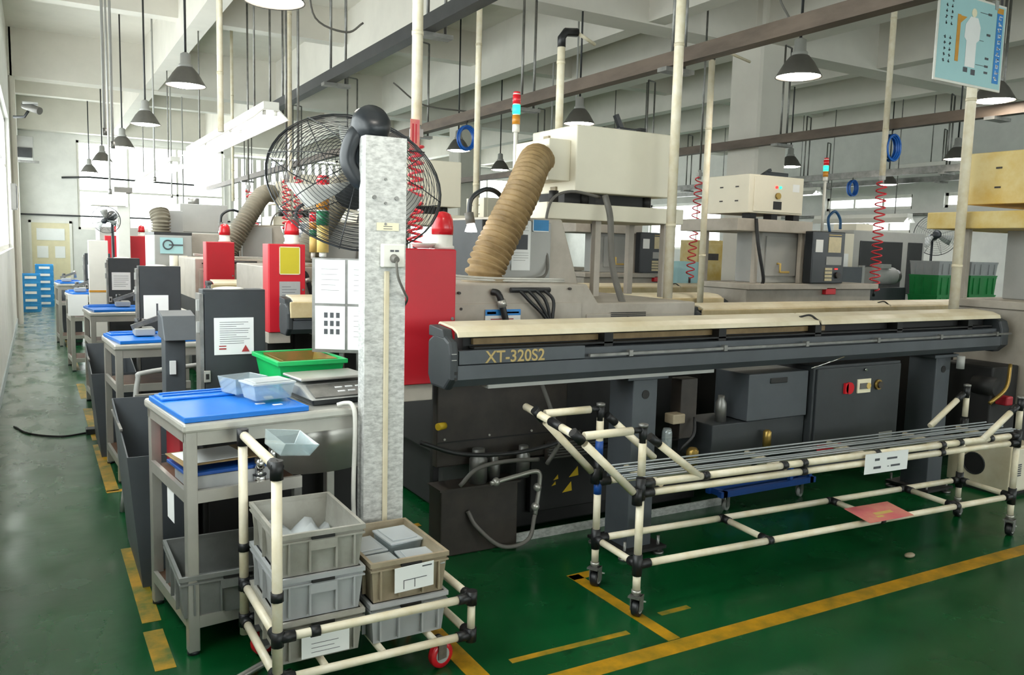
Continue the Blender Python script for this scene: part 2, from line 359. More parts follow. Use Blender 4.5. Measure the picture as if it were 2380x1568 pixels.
part('door_panel', B().box(0, .25, YF - .045, YF - .03, .95, 1.25), 'paper', d1); part('door_panel', B().box(.4, .63, YF - .045, YF - .03, .95, 1.25), 'paper', d1)
part('baseboard_left', B().box(XL, XL + .012, YB, YF, 0, .1), 'dado', kind='structure')
part('trim_1', B().box(XL, 6, YF - .05, YF, 2.02, 2.06), 'dark_metal', kind='structure')
# concrete pillars
for i, (x, y) in enumerate(((7.93, 7.6), (7.93, 16.1), (-.33, 16.2))):
    b = B(); w = .54 if x > 0 else .09; d = .54 if x > 0 else .5
    b.prism([(x + .03, y), (x + w - .03, y), (x + w, y + .03), (x + w, y + d - .03), (x + w - .03, y + d), (x + .03, y + d), (x, y + d - .03), (x, y + .03)], 2, 0, 4.9)
    part('wall_column' if x < 0 else 'column', b, 'plaster', kind='structure')

# ================================================================ OVERHEAD
def pendant():
    t = thing('pendant_lamp', 'x', 'lamp', (0, 0, 2.9), 'bell shaped pendant lamps')
    part('cord', B().cyl((0, 0, 3.17), (0, 0, 4.9), .011, 8), 'dark_metal', t)
    part('neck', B().lathe([(.02, .30), (.045, .285), (.048, .2), (.062, .19), (.062, .165)], (0, 0, 2.9)), 'machine_grey', t)
    part('shade', B().lathe([(.055, .17), (.075, .16), (.115, .11), (.15, .05), (.178, .004), (.178, 0), (.17, .004), (.11, .1), (.05, .15)], (0, 0, 2.9), seg=28), 'lamp_grey', t)
    part('bulb', B().lathe([(.165, .012), (.12, -.004), (.05, -.012), (.005, -.014)], (0, 0, 2.9), seg=24), 'bulb', t)
    return t
pl = pendant()
LAMPS = [((1.25, 5.03), 'bell lamp cut by the top edge above the aisle machines'), ((1.23, 8.19), 'large dark bell lamp in front of the beam over the aisle'),
    ((1.21, 11.24), 'dark bell lamp with glowing bulb, third over the aisle'), ((1.2, 14.28), 'small dark bell lamp, fourth over the aisle'),
    ((1.1, 17.2), 'pale bell lamp before the bright end windows, fifth over the aisle'), ((1.04, 20.3), 'tiny bell lamp farthest down the aisle'),
    ((5.25, 4.64), 'large bell lamp hanging beside the white concrete column'), ((7.35, 4.3), 'dark bell lamp just below the blue hanging poster'),
    ((11.2, 7.0), 'bell lamp beside the cream air pole and yellowed box'), ((5.4, 11.0), 'bell lamp under the blue hose coil'),
    ((7.3, 13.15), 'bell lamp behind the brown bent duct'), ((10.4, 9.25), 'bell lamp at the foot of the white concrete column'),
    ((5.3, 7.75), 'bell lamp just behind the big cream box, only its neck in view'), ((14.2, 10.2), 'far bell lamp in front of the high windows'), ((9.6, 16.5), 'far bell lamp beyond the curved black lamp arm'),
    ((1.25, 1.9), 'bell lamp over the foreground aisle'), ((5.2, 1.5), 'bell lamp over the foreground rack')]
for i, (p, lab) in enumerate(LAMPS):
    if i == 0: pl.location = (p[0], p[1], 2.9); pl['label'] = lab
    else:
        q = dup(pl, (0, 0, 0), lab); q.location = (p[0], p[1], 2.9)
def tube_light(loc, L, label, along_x=False, n=3):
    x, y, z = loc
    t = thing('tube_light', label, 'lamp', loc, 'fluorescent tube lights'); g = Vector((0, 1, 0))
    def bx(b, x0, x1, y0, y1, z0, z1):
        if along_x: b.box(x + y0, x + y1, y + x0, y + x1, z + z0, z + z1)
        else: b.box(x + x0, x + x1, y + y0, y + y1, z + z0, z + z1)
        return b
    part('housing', bx(B(), -.07, .07, 0, L, .08, .15), 'white_paint', t, .004)
    b = B()
    pr_ = [(-.16, .0), (-.07, .085), (.07, .085), (.16, .0), (.15, .0), (.065, .075), (-.065, .075), (-.15, .0)]
    if along_x: b.prism([(y + a, z + c) for a, c in pr_], 0, x, x + L)
    else: b.prism([(x + a, z + c) for a, c in pr_], 1, y, y + L)
    part('reflector', b, 'white_paint', t)
    for i in range(n):
        for s in (-.05, .05):
            a, e = L * i / n + .06, L * (i + 1) / n - .06
            p = ((x + a, y + s, z + .035), (x + e, y + s, z + .035)) if along_x else ((x + s, y + a, z + .035), (x + s, y + e, z + .035))
            part('tube', B().cyl(*p, .016, 10), 'tube_glow', t)
            hb = B()
            for q in p: hb.cyl(q, (q[0], q[1], q[2] + .05), .018, 8)
            part('lamp_holder', hb, 'white_paint', t)
    for f in (.15, .85):
        p = (x + L * f, y, z + .15) if along_x else (x, y + L * f, z + .15)
        part('hanger', B().cyl(p, (p[0], p[1], 4.9), .009, 6), 'steel_dull', t)
tube_light((1.86, 7.6, 2.6), 4.4, 'long bright tube light hanging beside the black wire fan')
tube_light((1.86, 13.5, 2.6), 5.0, 'bright tube light farther along the aisle before the end windows', n=3)
tube_light((12.6, 8.6, 2.1), 1.9, 'far tube light below the high windows of the grey wall', n=1)
tube_light((9.5, 11.6, 2.1), 1.3, 'short far tube light seen beside the cream air pole', n=1)
tube_light((13.3, 5.2, 3.0), 4.2, 'far tube light under the distant rails', n=2)
tube_light((13.8, 11.5, 2.75), 3.2, 'thin far tube light high over the grey wall', n=2)
def rail(name, x, z, y0, y1, m, label, hang, ztop, w=.05, h=.1, hm='steel_dull', gap=.17):
    t = thing(name, label, 'rail', (x, y0, z), 'overhead supply rails')
    part('channel', B().prism([(x - w, z), (x + w, z), (x + w, z + .012), (x - w + .012, z + .012), (x - w + .012, z + h - .012), (x + w, z + h - .012), (x + w, z + h), (x - w, z + h)], 1, y0, y1), m, t)
    part('conductor_strip', B().box(x + .0, x + w - .012, y0 + .02, y1 - .02, z + .02, z + h - .02), 'near_black', t)
    for y in hang:
        b = B().cyl((x, y, z - .02), (x, y, ztop), .013, 6).cyl((x + gap, y + .06, z - .02), (x + gap, y + .06, ztop), .013, 6).cyl((x, y, ztop), (x + gap, y + .06, ztop), .01, 6)
        b.box(x - w - .02, x + gap + .03, y - .02, y + .08, z - .03, z)
        part('hanger', b, hm, t)
rail('power_track', 2.53, 3.06, 2.2, 11.6, 'dark_metal', 'black power track crossing above the wire fan', (4.0, 5.7, 8.0, 10.4), 4.88, hm='steel_dull')
rail('steel_rail', 4.05, 2.84, 1.2, 23.5, 'brown_rail', 'long brown steel rail above the big cream box', (2.4, 4.75, 6.9, 9.4, 12.0, 15.0, 19.0), 3.95)
rail('steel_rail', 7.68, 2.82, 1.0, 23.5, 'brown_rail', 'brown steel rail passing behind the white concrete column', (2.3, 4.45, 7.0, 9.5, 12.5), 3.95)
rail('steel_rail', 11.6, 2.78, 1.0, 23.5, 'steel_dull', 'grey steel rail over the distant machines', (3.0, 5.0, 7.4, 10.0, 13), 3.9)
rail('steel_rail', 14.6, 2.95, 1.0, 23.5, 'steel_dull', 'farthest grey rail in front of the grey wall', (4.5, 7.0, 9.4, 12), 3.9)
def conduit(pts, m, name, label, cat='pipe', r=.012, parts=()):
    t = thing(name, label, cat, pts[0])
    part('tube', B().tube(pts, r, 8), m, t)
    return t
# wall pipes and services
tag_b = B().cyl((15.9, 2, 2.42), (15.9, 23, 2.42), .03, 8)
part('service_pipe', tag_b, 'steel_dull', loc=(15.9, 2, 2.42), label='thin dark pipe along the grey wall above the high windows', cat='pipe')
part('service_pipe', B().tube([(.6, 24.17, 3.0), (1.2, 24.17, 3.05), (3.8, 24.17, 3.0)], .025, 6), 'dark_metal', loc=(.6, 24.17, 3.0), label='thin dark conduit crossing the bright end wall', cat='pipe')
def drop(x, y, z0, z1, label, r=.024, m='pipe_cream', elbow=None):
    t = thing('air_pole', label, 'pole', (x, y, z0), 'cream air drop poles')
    part('pole', B().cyl((x, y, z0), (x, y, z1), r, 12), m, t)
    zc = z0 + .45
    while zc < z1: part('collar', B().cyl((x, y, zc), (x, y, zc + .02), r + .0025, 12), 'cream', t); zc += 1.1
    if elbow:
        part('elbow', B().tube([(x, y, z1 - .01), (x, y, z1 + .05), (x + .03, y, z1 + .09), (x + .12, y, z1 + .1)], .028, 8), 'rubber', t)
        part('branch_pipe', B().tube([(x + .12, y, z1 + .1), (x + elbow, y + .05, z1 + .06)], .012, 6), 'pipe_cream', t)
    return t
drop(3.46, 4.0, 1.21, 4.42, 'tall cream air pole standing right of the big cream box', .03)
drop(5.10, 5.46, 1.02, 3.16, 'cream air pole with black elbow left of the concrete column', .028, elbow=.5)
drop(5.41, 3.315, 1.0, 4.9, 'cream air pole standing below the blue poster', .033)
drop(7.55, 5.5, 2.34, 4.9, 'cream air pole carrying the red coil hose near the grey wall', .03)
drop(1.72, 4.0, 2.12, 4.9, 'cream air pole ending over the red coil hose by the galvanised post', .028)
drop(1.31, 7.0, 2.37, 4.9, 'cream air pole dropping to the long tube light', .024)
drop(3.11, 6.0, 1.55, 4.9, 'cream air pole in front of the grey column and blue coil', .024)
drop(3.0, 4.62, 2.255, 2.82, 'short cream pole with black elbow on top of the big cream box', .026, m='pipe_cream', elbow=.3)
drop(2.25, 8.45, 0.0, 4.9, 'thin cream pole behind the black power track', .022)
drop(2.6, 13.0, 2.1, 4.9, 'thin pale pole before the end windows', .022)
# thin ceiling rods and conduits
for i, (x, y, z0, z1, lab) in enumerate(((.55, 8.2, 2.4, 4.9, 'thin grey conduit rod beside the large aisle lamp'), (.62, 8.3, 2.3, 4.9, 'thin grey rod next to the wall side of the aisle lamps'), (.75, 10.6, 2.0, 4.9, 'thin grey rod behind the aisle lamps'), (1.45, 12.5, 2.3, 4.9, 'thin rod between third aisle lamp and tube light'), (2.0, 15, 2.2, 4.9, 'thin rod before the second tube light'), (2.4, 16.5, 2.0, 4.9, 'thin far rod left of the curtains'), (8.9, 6.5, 2.7, 4.9, 'thin rod right of the concrete column'), (10.2, 6.3, 2.8, 4.9, 'thin rod beside the blue hose coil'), (6.5, 10.2, 2.2, 4.9, 'thin rod left of the concrete column'), (6.1, 9.0, 2.2, 4.9, 'thin dark rod behind the tall cream air pole'))):
    t = thing('ceiling_rod', lab, 'rod', (x, y, z0), 'thin rods hung from the ceiling')
    part('rod', B().cyl((x, y, z0), (x, y, z1), .012, 8), 'machine_grey', t); part('clamp', B().cyl((x, y, z0), (x, y, z0 + .06), .02, 8), 'steel_dull', t)
for pts, lab in (([(1.9, 6.6, 3.6), (2.05, 6.9, 3.35), (2.35, 7.0, 3.3), (2.5, 7.0, 3.4)], 'grey cable sagging from a beam to the power track'), ([(3.5, 8.8, 3.3), (3.9, 8.9, 3.12), (4.5, 8.9, 3.1)], 'looped grey cable over the brown rail'), ([(5.0, 4.6, 3.2), (5.1, 4.62, 3.3), (5.0, 4.65, 3.5), (5.2, 4.6, 3.7)], 'short cable beside the lamp by the concrete column')):
    t = thing('ceiling_cable', lab, 'cable', pts[0]); part('wire', B().tube(smooth_path(pts), .009, 6), 'cable_grey', t)
def coil_hose(x, y, z0, z1, r, turns, label, m='red_hose', head=True, lean=(0, 0), up=None):
    t = thing('coil_hose', label, 'air hose', (x, y, z0), 'red spiral air hoses')
    part('spiral', B().tube(coil((x, y, z1), (x + lean[0], y + lean[1], z0), r, turns, .006), .0075, 6), m, t)
    part('air_nozzle', B().cyl((x + lean[0], y + lean[1], z0 + .01), (x + lean[0], y + lean[1], z0 - .06), .014, 8), 'black_plastic', t)
    if up: part('feed_pipe', B().cyl((x, y, z1 + .05), (x, y, up), .012, 8), 'steel_dull', t)
    if head: part('hose_connector', B().cyl((x, y, z1 - .02), (x, y, z1 + .09), .022, 10).box(x - .03, x + .03, y - .02, y + .02, z1 + .02, z1 + .06), 'machine_grey', t)
coil_hose(1.72, 4.0, 1.50, 2.04, .036, 13, 'red spiral air hose hanging right of the galvanised post')
coil_hose(7.55, 5.5, 1.16, 2.28, .05, 16, 'long red spiral air hose hanging over the far feeder cover')
coil_hose(2.1, 7.6, 1.62, 2.1, .038, 9, 'red spiral air hose behind the wire fan', up=4.885)
coil_hose(2.15, 8.2, 1.6, 2.1, .04, 10, 'faint red spiral air hose above the third red cabinet', up=4.885)
coil_hose(2.35, 10.8, 1.5, 2.15, .04, 10, 'red spiral air hose hanging before the curtains', up=4.885, lean=(.12, 0))
coil_hose(6.9, 7.5, 1.2, 2.4, .048, 14, 'red spiral air hose behind the tall cream air pole', up=4.885, lean=(-.08, 0))
def loop_coil(c, r, label):
    t = thing('hose_bundle', label, 'air hose', c, 'blue hose bundles')
    for i in range(5):
        pts = [(c[0] + (i - 2) * .02 + .02 * math.sin(a), c[1] + (i - 2) * .012, c[2] + (r - .012 * (i % 3)) * math.sin(a) * 1.25) if False else (c[0] + (r - .008 * (i % 3)) * math.cos(a), c[1] + (i - 2) * .016, c[2] + (r - .008 * (i % 3)) * math.sin(a) * 1.25) for a in [2 * math.pi * k / 20 for k in range(20)]]
        part('hose_loop', B().tube(pts, .011, 6, closed=True), 'blue_hose', t)
    part('hook', B().tube([(c[0], c[1], c[2] + r), (c[0], c[1], c[2] + r * 1.6), (c[0] + .02, c[1], c[2] + r * 1.9)], .008, 6), 'dark_metal', t)
loop_coil((4.02, 8.0, 2.66), .1, 'bright blue hose bundle hanging over a bell lamp')
loop_coil((7.66, 5.5, 2.63), .105, 'blue hose bundle hung behind the cream pole near the grey wall')
loop_coil((11.55, 8.95, 2.62), .1, 'dark blue hose bundle hung farther under the grey rail')
# red inspection tag at the end of the air pole
sheet('pole_tag', (1.66, 3.94, 1.99), (1, .15, 0), (0, 0, 1), .055, .15, 'paper_pink', [('red_paint', [(.2, .12, .38, .85), (.55, .2, .7, .85)])], label='pink and red tag hanging at the end of the air pole', cat='tag')
# hanging poster
def poster():
    x0, y0, z0, w, h = 4.93, 3.28, 2.63, .74, .56
    t = thing('hanging_poster', 'pale blue safety poster hung sideways on the cream air pole', 'poster', (x0, y0, z0))
    part('board', B().box(x0, x0 + w, y0, y0 + .012, z0, z0 + h), 'white_paint', t, .004)
    part('face', B().box(x0 + .015, x0 + w - .015, y0 - .002, y0, z0 + .015, z0 + h - .015), 'sky_blue_print', t)
    yy = y0 - .003
    part('title_band', B().box(x0 + .63, x0 + .70, yy - .001, yy, z0 + .05, z0 + .5), 'blue_print', t)
    part('title_end', B().box(x0 + .63, x0 + .70, yy - .001, yy, z0 + .5, z0 + .535), 'orange_print', t)
    b = B(); rnd = random.Random(3)
    for i in range(11):
        z = z0 + .07 + i * .039
        for _ in range(4):
            a, c = rnd.uniform(.64, .675), rnd.uniform(0, .02); b.box(x0 + a, x0 + a + .018, yy - .0016, yy - .001, z + c, z + c + .006)
        b.box(x0 + .655, x0 + .66, yy - .0016, yy - .001, z, z + .026)
    put(part('title_marks', b, 'paper', t), kind='stuff')
    b = B()
    for cx_, n in ((.07, 12), (.125, 10)):
        for i in range(n):
            z = z0 + .12 + i * .036 + (.05 if i > 4 else 0)
            if z < z0 + h - .04:
                for _ in range(3): a, c = rnd.uniform(0, .012), rnd.uniform(0, .014); b.box(x0 + cx_ + a, x0 + cx_ + a + .014, yy - .001, yy, z + c, z + c + .005)
                b.box(x0 + cx_ + .01, x0 + cx_ + .015, yy - .001, yy, z, z + .02)
    for i, z in enumerate((.1, .14, .19, .34, .47)): b.box(x0 + .53, x0 + .57, yy - .001, yy, z0 + z, z0 + z + .014)
    b.box(x0 + .43, x0 + .53, yy - .001, yy, z0 + .145, z0 + .148).box(x0 + .45, x0 + .5, yy - .001, yy, z0 + .3, z0 + .303).box(x0 + .44, x0 + .53, yy - .001, yy, z0 + .475, z0 + .478)
    put(part('small_marks', b, 'ink', t), kind='stuff')
    part('orange_bar', B().box(x0 + .2, x0 + .235, yy - .001, yy, z0 + .14, z0 + .43).prism([(x0 + .235, z0 + .38), (x0 + .30, z0 + .425), (x0 + .235, z0 + .425)], 1, yy - .001, yy), 'orange_print', t)
    b = B()
    b.prism([(x0 + .31, z0 + .12), (x0 + .42, z0 + .12), (x0 + .42, z0 + .28), (x0 + .45, z0 + .3), (x0 + .455, z0 + .38), (x0 + .42, z0 + .435), (x0 + .34, z0 + .435), (x0 + .29, z0 + .38), (x0 + .285, z0 + .3), (x0 + .31, z0 + .28)], 1, yy - .001, yy)
    part('white_figure', b, 'paper', t)
    part('figure_head', B().lathe([(.028, 0), (.028, .001)], (x0 + .375, yy, z0 + .462), (0, -1, 0), 16), 'paper_cream', t)
    part('figure_shoes', B().box(x0 + .3, x0 + .345, yy - .001, yy, z0 + .085, z0 + .115).box(x0 + .385, x0 + .43, yy - .001, yy, z0 + .075, z0 + .11), 'ink', t)
    for q in (.1, .6): part('clip', B().box(x0 + q, x0 + q + .035, y0 - .006, y0 + .02, z0 + h - .04, z0 + h + .02), 'machine_grey', t)
poster()

# ================================================================ FOREGROUND: PIPE CART AND CRATES
def pipe(parent, a, b, r=.0145, m='pipe_cream', name='pipe'): return part(name, B().cyl(a, b, r, 12), m, parent)
def joint(parent, c, d, L=.05, r=.019, name='joint'):
    c, d = Vector(c), Vector(d).normalized(); return part(name, B().cyl(c - d * L / 2, c + d * L / 2, r, 10), 'rubber', parent)
def caster(parent, x, y, ztop, r, wm, ang=0.0, brake=True, wid=.026):
    rz = R_z(ang)
    def T(p): q = rz @ Vector(p); return (x + q.x, y + q.y, q.z)
    b = B()
    for s in (-1, 1):
        b.obox(T((.012, s * (wid / 2 + .006), (ztop + r * .8) / 2)), (.036, .004, ztop - r * .8), rz)
    b.obox(T((0, 0, ztop - .004)), (.055, .05, .008), rz)
    part('caster_fork', b, 'steel_dull', parent)
    w = part('wheel', B().lathe([(r * .55, -wid / 2), (r * .96, -wid / 2), (r, -wid / 4), (r, wid / 4), (r * .96, wid / 2), (r * .55, wid / 2)], T((.018, 0, r)), rz @ Vector((0, 1, 0)), 24), wm, parent)
    part('wheel_hub', B().lathe([(r * .6, -wid / 2 - .002), (r * .6, wid / 2 + .002)], T((.018, 0, r)), rz @ Vector((0, 1, 0)), 18), 'machine_grey', w)
    if brake: part('brake_pedal', B().obox(T((.055, 0, r * 1.45)), (.05, .03, .006), rz @ Matrix.Rotation(.4, 3, 'Y')), 'galvanised', parent)
def pipe_cart():
    X0, X1, Y0, Y1, H = .615, 1.30, 2.475, 2.955, .815
    t = thing('pipe_cart', 'cream pipe cart with black joints holding grey crates', 'cart', (.95, 2.7, 0))
    zt, zl = .262, .125
    for y in (Y0, Y1): pipe(t, (X0, y, .07), (X0, y, H), .0165)
    pipe(t, (X0, Y0 + .03, H), (X0, Y1 - .03, H), .0165)
    joint(t, (X0, Y0, H - .01), (0, 0, 1), .06, .021); joint(t, (X0, Y0 + .015, H), (0, 1, 0), .05, .021); joint(t, (X0, Y1, H - .01), (0, 0, 1), .06, .021)
    # front rail is set on a short offset in front of the post
    pipe(t, (X0 + .02, Y0, zt), (X1 - .05, Y0, zt)); pipe(t, (X0 + .02, Y0, zl), (X1 - .05, Y0, zl)); pipe(t, (X1, Y0, zl + .02), (X1, Y0, zt - .02))
    pipe(t, (X0 + .02, Y1, zt), (X1 - .05, Y1, zt)); pipe(t, (X0 + .02, Y1, zl), (X1 - .05, Y1, zl)); pipe(t, (X1, Y1, zl + .02), (X1, Y1, zt - .02))
    for x in (X0, X1):
        pipe(t, (x, Y0 + .04, zt), (x, Y1 - .04, zt)); pipe(t, (x, Y0 + .04, zl), (x, Y1 - .04, zl))
    for z in (zt, zl):
        for x in (X0, X1):
            for y, s in ((Y0, 1), (Y1, -1)):
                joint(t, (x, y, z), (0, 0, 1), .05, .0205); joint(t, (x, y + s * .03, z), (0, 1, 0), .05, .019)
                joint(t, (x + (.03 if x == X0 else -.03), y, z), (1, 0, 0), .05, .019)
    joint(t, (X0, Y0, .40), (0, 0, 1), .03, .0205); joint(t, (X0, Y1, .40), (0, 0, 1), .03, .0205); joint(t, (X0 + .12, Y0, zt), (1, 0, 0), .03, .019)
    for x in (X0 + .16, X0 + .36, X0 + .55): pipe(t, (x, Y0 + .01, zl), (x, Y1 - .01, zl), .0125)
    for x, y in ((X0 + .04, Y0 + .05), (X1 - .11, Y0 + .05), (X0 + .04, Y1 - .05), (X1 - .11, Y1 - .05)): caster(t, x, y, .112, .048, 'red_plastic', .25, False)
pipe_cart()
def crate(loc, w, d, h, m, label, name='storage_crate', group=None, cat='crate', grip=True):
    x, y, z = loc; x0, x1, y0, y1 = x - w / 2, x + w / 2, y - d / 2, y + d / 2
    t = thing(name, label, cat, loc, group)
    part('body', B().shell(x0 + .006, x1 - .006, y0 + .006, y1 - .006, z, z + h - .012, .005, .012), m, t)
    b = B()
    for za, zb, o in ((z + h - .016, z + h, 0), (z + h - .032, z + h - .026, -.001)):
        b.ring_loft([[(x0 - o, y0 - o, za), (x1 + o, y0 - o, za), (x1 + o, y1 + o, za), (x0 - o, y1 + o, za)], [(x0 - o, y0 - o, zb), (x1 + o, y0 - o, zb), (x1 + o, y1 + o, zb), (x0 - o, y1 + o, zb)], [(x0 + .012, y0 + .012, zb), (x1 - .012, y0 + .012, zb), (x1 - .012, y1 - .012, zb), (x0 + .012, y1 - .012, zb)], [(x0 + .012, y0 + .012, za), (x1 - .012, y0 + .012, za), (x1 - .012, y1 - .012, za), (x0 + .012, y1 - .012, za)]], False, False, True)
    part('rim', b, m, t)
    for fx in (.13, .36, .66, .87):
        xr = x0 + w * fx
        for yy in (y0, y1): part('rib', B().box(xr - .003, xr + .003, yy - .001 if yy == y0 else yy - .012, yy + .012 if yy == y0 else yy + .001, z + .012, z + h - .03), m, t)
    for fy in (.2, .5, .8):
        yr = y0 + d * fy
        for xx in (x0, x1): part('rib', B().box(xx - .001 if xx == x0 else xx - .012, xx + .012 if xx == x0 else xx + .001, yr - .003, yr + .003, z + .012, z + h - .03), m, t)
    if grip:
        part('grip', B().box(x0 + w * .36, x0 + w * .66, y0 - .002, y0 + .012, z + h - .062, z + h - .03), m, t)
        part('grip_slot', B().box(x0 + w * .38, x0 + w * .64, y0 - .0025, y0 + .008, z + h - .026, z + h - .017), 'near_black', t)
    return t
CW, CD, CH, CZ = .292, .40, .1455, .141
cy0 = 2.715
GC = 'grey crates stacked on the pipe cart'
for i, (x, k, m, lab) in enumerate(((.772, 2, 'grey_plastic', 'open grey crate on top of the three-high stack with film inside'), (.772, 1, 'grey_plastic_cool', 'middle grey crate of the three-high stack on the cart'), (.772, 0, 'grey_plastic', 'bottom grey crate of the three-high stack, paper label on its front'), (1.082, 1, 'grey_plastic_brown', 'brownish open crate full of clear lunch boxes on the two-high stack'), (1.082, 0, 'grey_plastic_cool', 'bottom grey crate under the brownish crate on the cart'))):
    crate((x, cy0, CZ + k * CH), CW, CD, CH, m, lab, group=GC)
sheet('crate_label', (.70, 2.508, .158), (1, 0, 0), (0, 0, 1), .16, .075, 'paper', [('ink', lines(3, .2, .8, .2, .8, .12, 4))], label='white paper label on the bottom crate of the taller stack', cat='label')
sheet('crate_label', (1.02, 2.508, .318), (1, 0, .04), (-.03, -.06, 1), .145, .09, 'paper', [('ink', [(.22, .1, .24, .45), (.22, .43, .82, .46), (.5, .1, .52, .43), (.7, .85, .95, .9)])], label='curling white paper label on the brownish crate', cat='label')
def lunch_box(loc, w, d, h, rot, label, group, m='clear_plastic', lid=True):
    x, y, z = loc; t = thing('clear_box', label, 'plastic box', loc, group)
    part('tub', B().shell(x - w / 2, x + w / 2, y - d / 2, y + d / 2, z, z + h, .003, .012), m, t, .003)
    if lid: part('lid', B().box(x - w / 2 - .004, x + w / 2 + .004, y - d / 2 - .004, y + d / 2 + .004, z + h, z + h + .008).box(x - w / 2 + .012, x + w / 2 - .012, y - d / 2 + .012, y + d / 2 - .012, z + h + .008, z + h + .013), 'film', t, .003)
    t.rotation_euler[2] = rot; return t
bz = CZ + CH + .01
for x, y, h, r, lab in ((1.015, 2.62, .085, .03, 'clear lidded box at the near corner beside the taller crate stack'), (1.155, 2.61, .088, -.05, 'clear lidded box at the near outer corner of the brownish crate'), (1.01, 2.80, .088, .05, 'clear lidded box half hidden against the taller crate stack'), (1.145, 2.795, .112, .06, 'tallest clear lidded box at the back of the brownish crate')):
    lunch_box((x, y, bz), .125, .16, h, r, lab, 'clear boxes in the brownish crate')
b = B(); rnd = random.Random(5)
n, mm = 9, 7
vs = [(.66 + .225 * i / n, 2.56 + .30 * j / mm, CZ + 2 * CH + .045 + .03 * rnd.random() + .02 * math.sin(i * 1.3)) for j in range(mm + 1) for i in range(n + 1)]
b.add(vs, [(j * (n + 1) + i, j * (n + 1) + i + 1, (j + 1) * (n + 1) + i + 1, (j + 1) * (n + 1) + i) for j in range(mm) for i in range(n)], True)
fm = part('plastic_film', b, 'film', loc=(.77, 2.7, CZ + 2 * CH + .05), label='crumpled clear plastic film lying in the topmost grey crate', cat='plastic film')
sd = fm.modifiers.new('thickness', 'SOLIDIFY'); sd.thickness = .03
# clear container hanging on the cart handle
t = lunch_box((.715, 2.73, .80), .16, .11, .05, .5, 'clear plastic tub hooked over the cart handle', None, 'clear_plastic', False)
t.rotation_euler = (.35, .2, .5)

# ================================================================ WORKBENCH CELLS ALONG THE AISLE
TA = math.radians(6.5)
def bench(loc, rot, label, W=.82, D=.58, H=.86, mid=True):
    t = thing('steel_workbench', label, 'workbench', loc, 'steel workbenches along the aisle')
    x, y, _ = loc
    part('bench_top', B().box(x, x + W, y, y + D, H - .036, H), 'steel_bright', t, .01)
    part('apron', B().box(x + .01, x + W - .01, y + .014, y + .03, H - .085, H - .036), 'steel', t)
    part('apron', B().box(x + .012, x + .03, y + .01, y + D - .01, H - .075, H - .028), 'steel', t)
    for lx, ly in ((.012, .012), (W - .052, .012), (.012, D - .052), (W - .052, D - .052)): part('leg', B().box(x + lx, x + lx + .04, y + ly, y + ly + .04, .012, H - .028), 'steel', t, .003); part('foot_pad', B().cyl((x + lx + .02, y + ly + .02, 0), (x + lx + .02, y + ly + .02, .014), .022, 10), 'black_plastic', t)
    b = B().box(x + .03, x + .44, y + .02, y + D - .03, .575, .59); part('shelf', b, 'wood', t)
    part('shelf_rail', B().box(x + .05, x + .44, y + .012, y + .03, .565, .61), 'steel', t); part('shelf_rail', B().box(x + .012, x + .028, y + .05, y + D - .05, .565, .61), 'steel', t)
    part('shelf_post', B().box(x + .41, x + .44, y + .015, y + .045, .12, .6), 'steel_dull', t)
    part('lower_shelf', B().box(x + .03, x + W - .03, y + .02, y + D - .03, .125, .138), 'wood', t); part('shelf_rail', B().box(x + .05, x + W - .05, y + .012, y + .03, .10, .145), 'steel', t); part('shelf_rail', B().box(x + .012, x + .028, y + .05, y + D - .05, .10, .145), 'steel', t)
    t.rotation_euler[2] = rot
    return t
bn = bench((.42, 2.99, 0), TA, 'nearest steel workbench carrying the blue tray and weighing scale')
CELL = 2.43
for k, lab in ((1, 'second steel workbench from the cart with a blue tray on top'), (2, 'third steel workbench, behind the white post'), (3, 'fourth steel workbench with a white cloth on its corner'), (4, 'farthest steel workbench along the aisle')):
    dup(bn, ((-.04, -.05, -.13, -.2)[k - 1], CELL * k, 0), lab, -.06)
def L2W(u, v, z, k=0):          # bench-top coordinates of the nearest bench to world
    c, s = math.cos(TA), math.sin(TA); return (.42 + u * c - v * s, 2.99 + u * s + v * c, z)
def on_bench(o, u, v, z): o.location = L2W(u, v, z); o.rotation_euler[2] = TA; return o
# blue tray lid
def tray(label):
    t = thing('blue_tray', label, 'tray', (0, 0, 0), 'blue plastic trays on the workbenches')
    part('tray_base', B().shell(0, .46, 0, .50, 0, .02, .008, .0), 'blue_plastic', t, .003)
    part('tray_floor', B().box(.006, .454, .006, .494, .004, .017), 'blue_plastic', t)
    part('raised_panel', B().box(.015, .30, .36, .485, .017, .027), 'blue_plastic', t, .004)
    part('panel_rib', B().box(.03, .285, .41, .425, .027, .033), 'blue_plastic', t, .003); part('panel_rib', B().box(.03, .285, .46, .475, .027, .033), 'blue_plastic', t, .003)
    return t
tr0 = on_bench(tray('shiny blue tray lying on the nearest workbench'), .008, .006, .861); tr0.rotation_euler[2] += .01
for k, lab in ((1, 'blue tray with grey parts on the second workbench'), (2, 'small blue tray on the third workbench'), (3, 'blue tray on the workbench with the white cloth'), (4, 'blue tray on the farthest workbench')):
    q = dup(tr0, (.03 + (-.04, -.05, -.13, -.2)[k - 1], CELL * k, 0), lab)
# things on the blue tray and bench
a = L2W(.33, .36, .893); lunch_box(a, .15, .13, .065, TA + .25, 'open clear box at the back edge of the blue tray', 'clear boxes on the workbench', lid=False)
a = L2W(.37, .19, .893)
lunch_box(a, .17, .13, .06, TA + .1, 'lidded clear tub on the front corner of the blue tray', 'clear boxes on the workbench')
for u, v, lab in ((.31, .14, 'small white paper scrap on the blue tray near the bag'), (.36, .09, 'white paper scrap at the front of the blue tray')):
    a = L2W(u, v, .8785); sheet('paper_scrap', a, (1, .2, 0), (-.2, 1, 0), .035, .018, 'paper', label=lab, cat='paper')
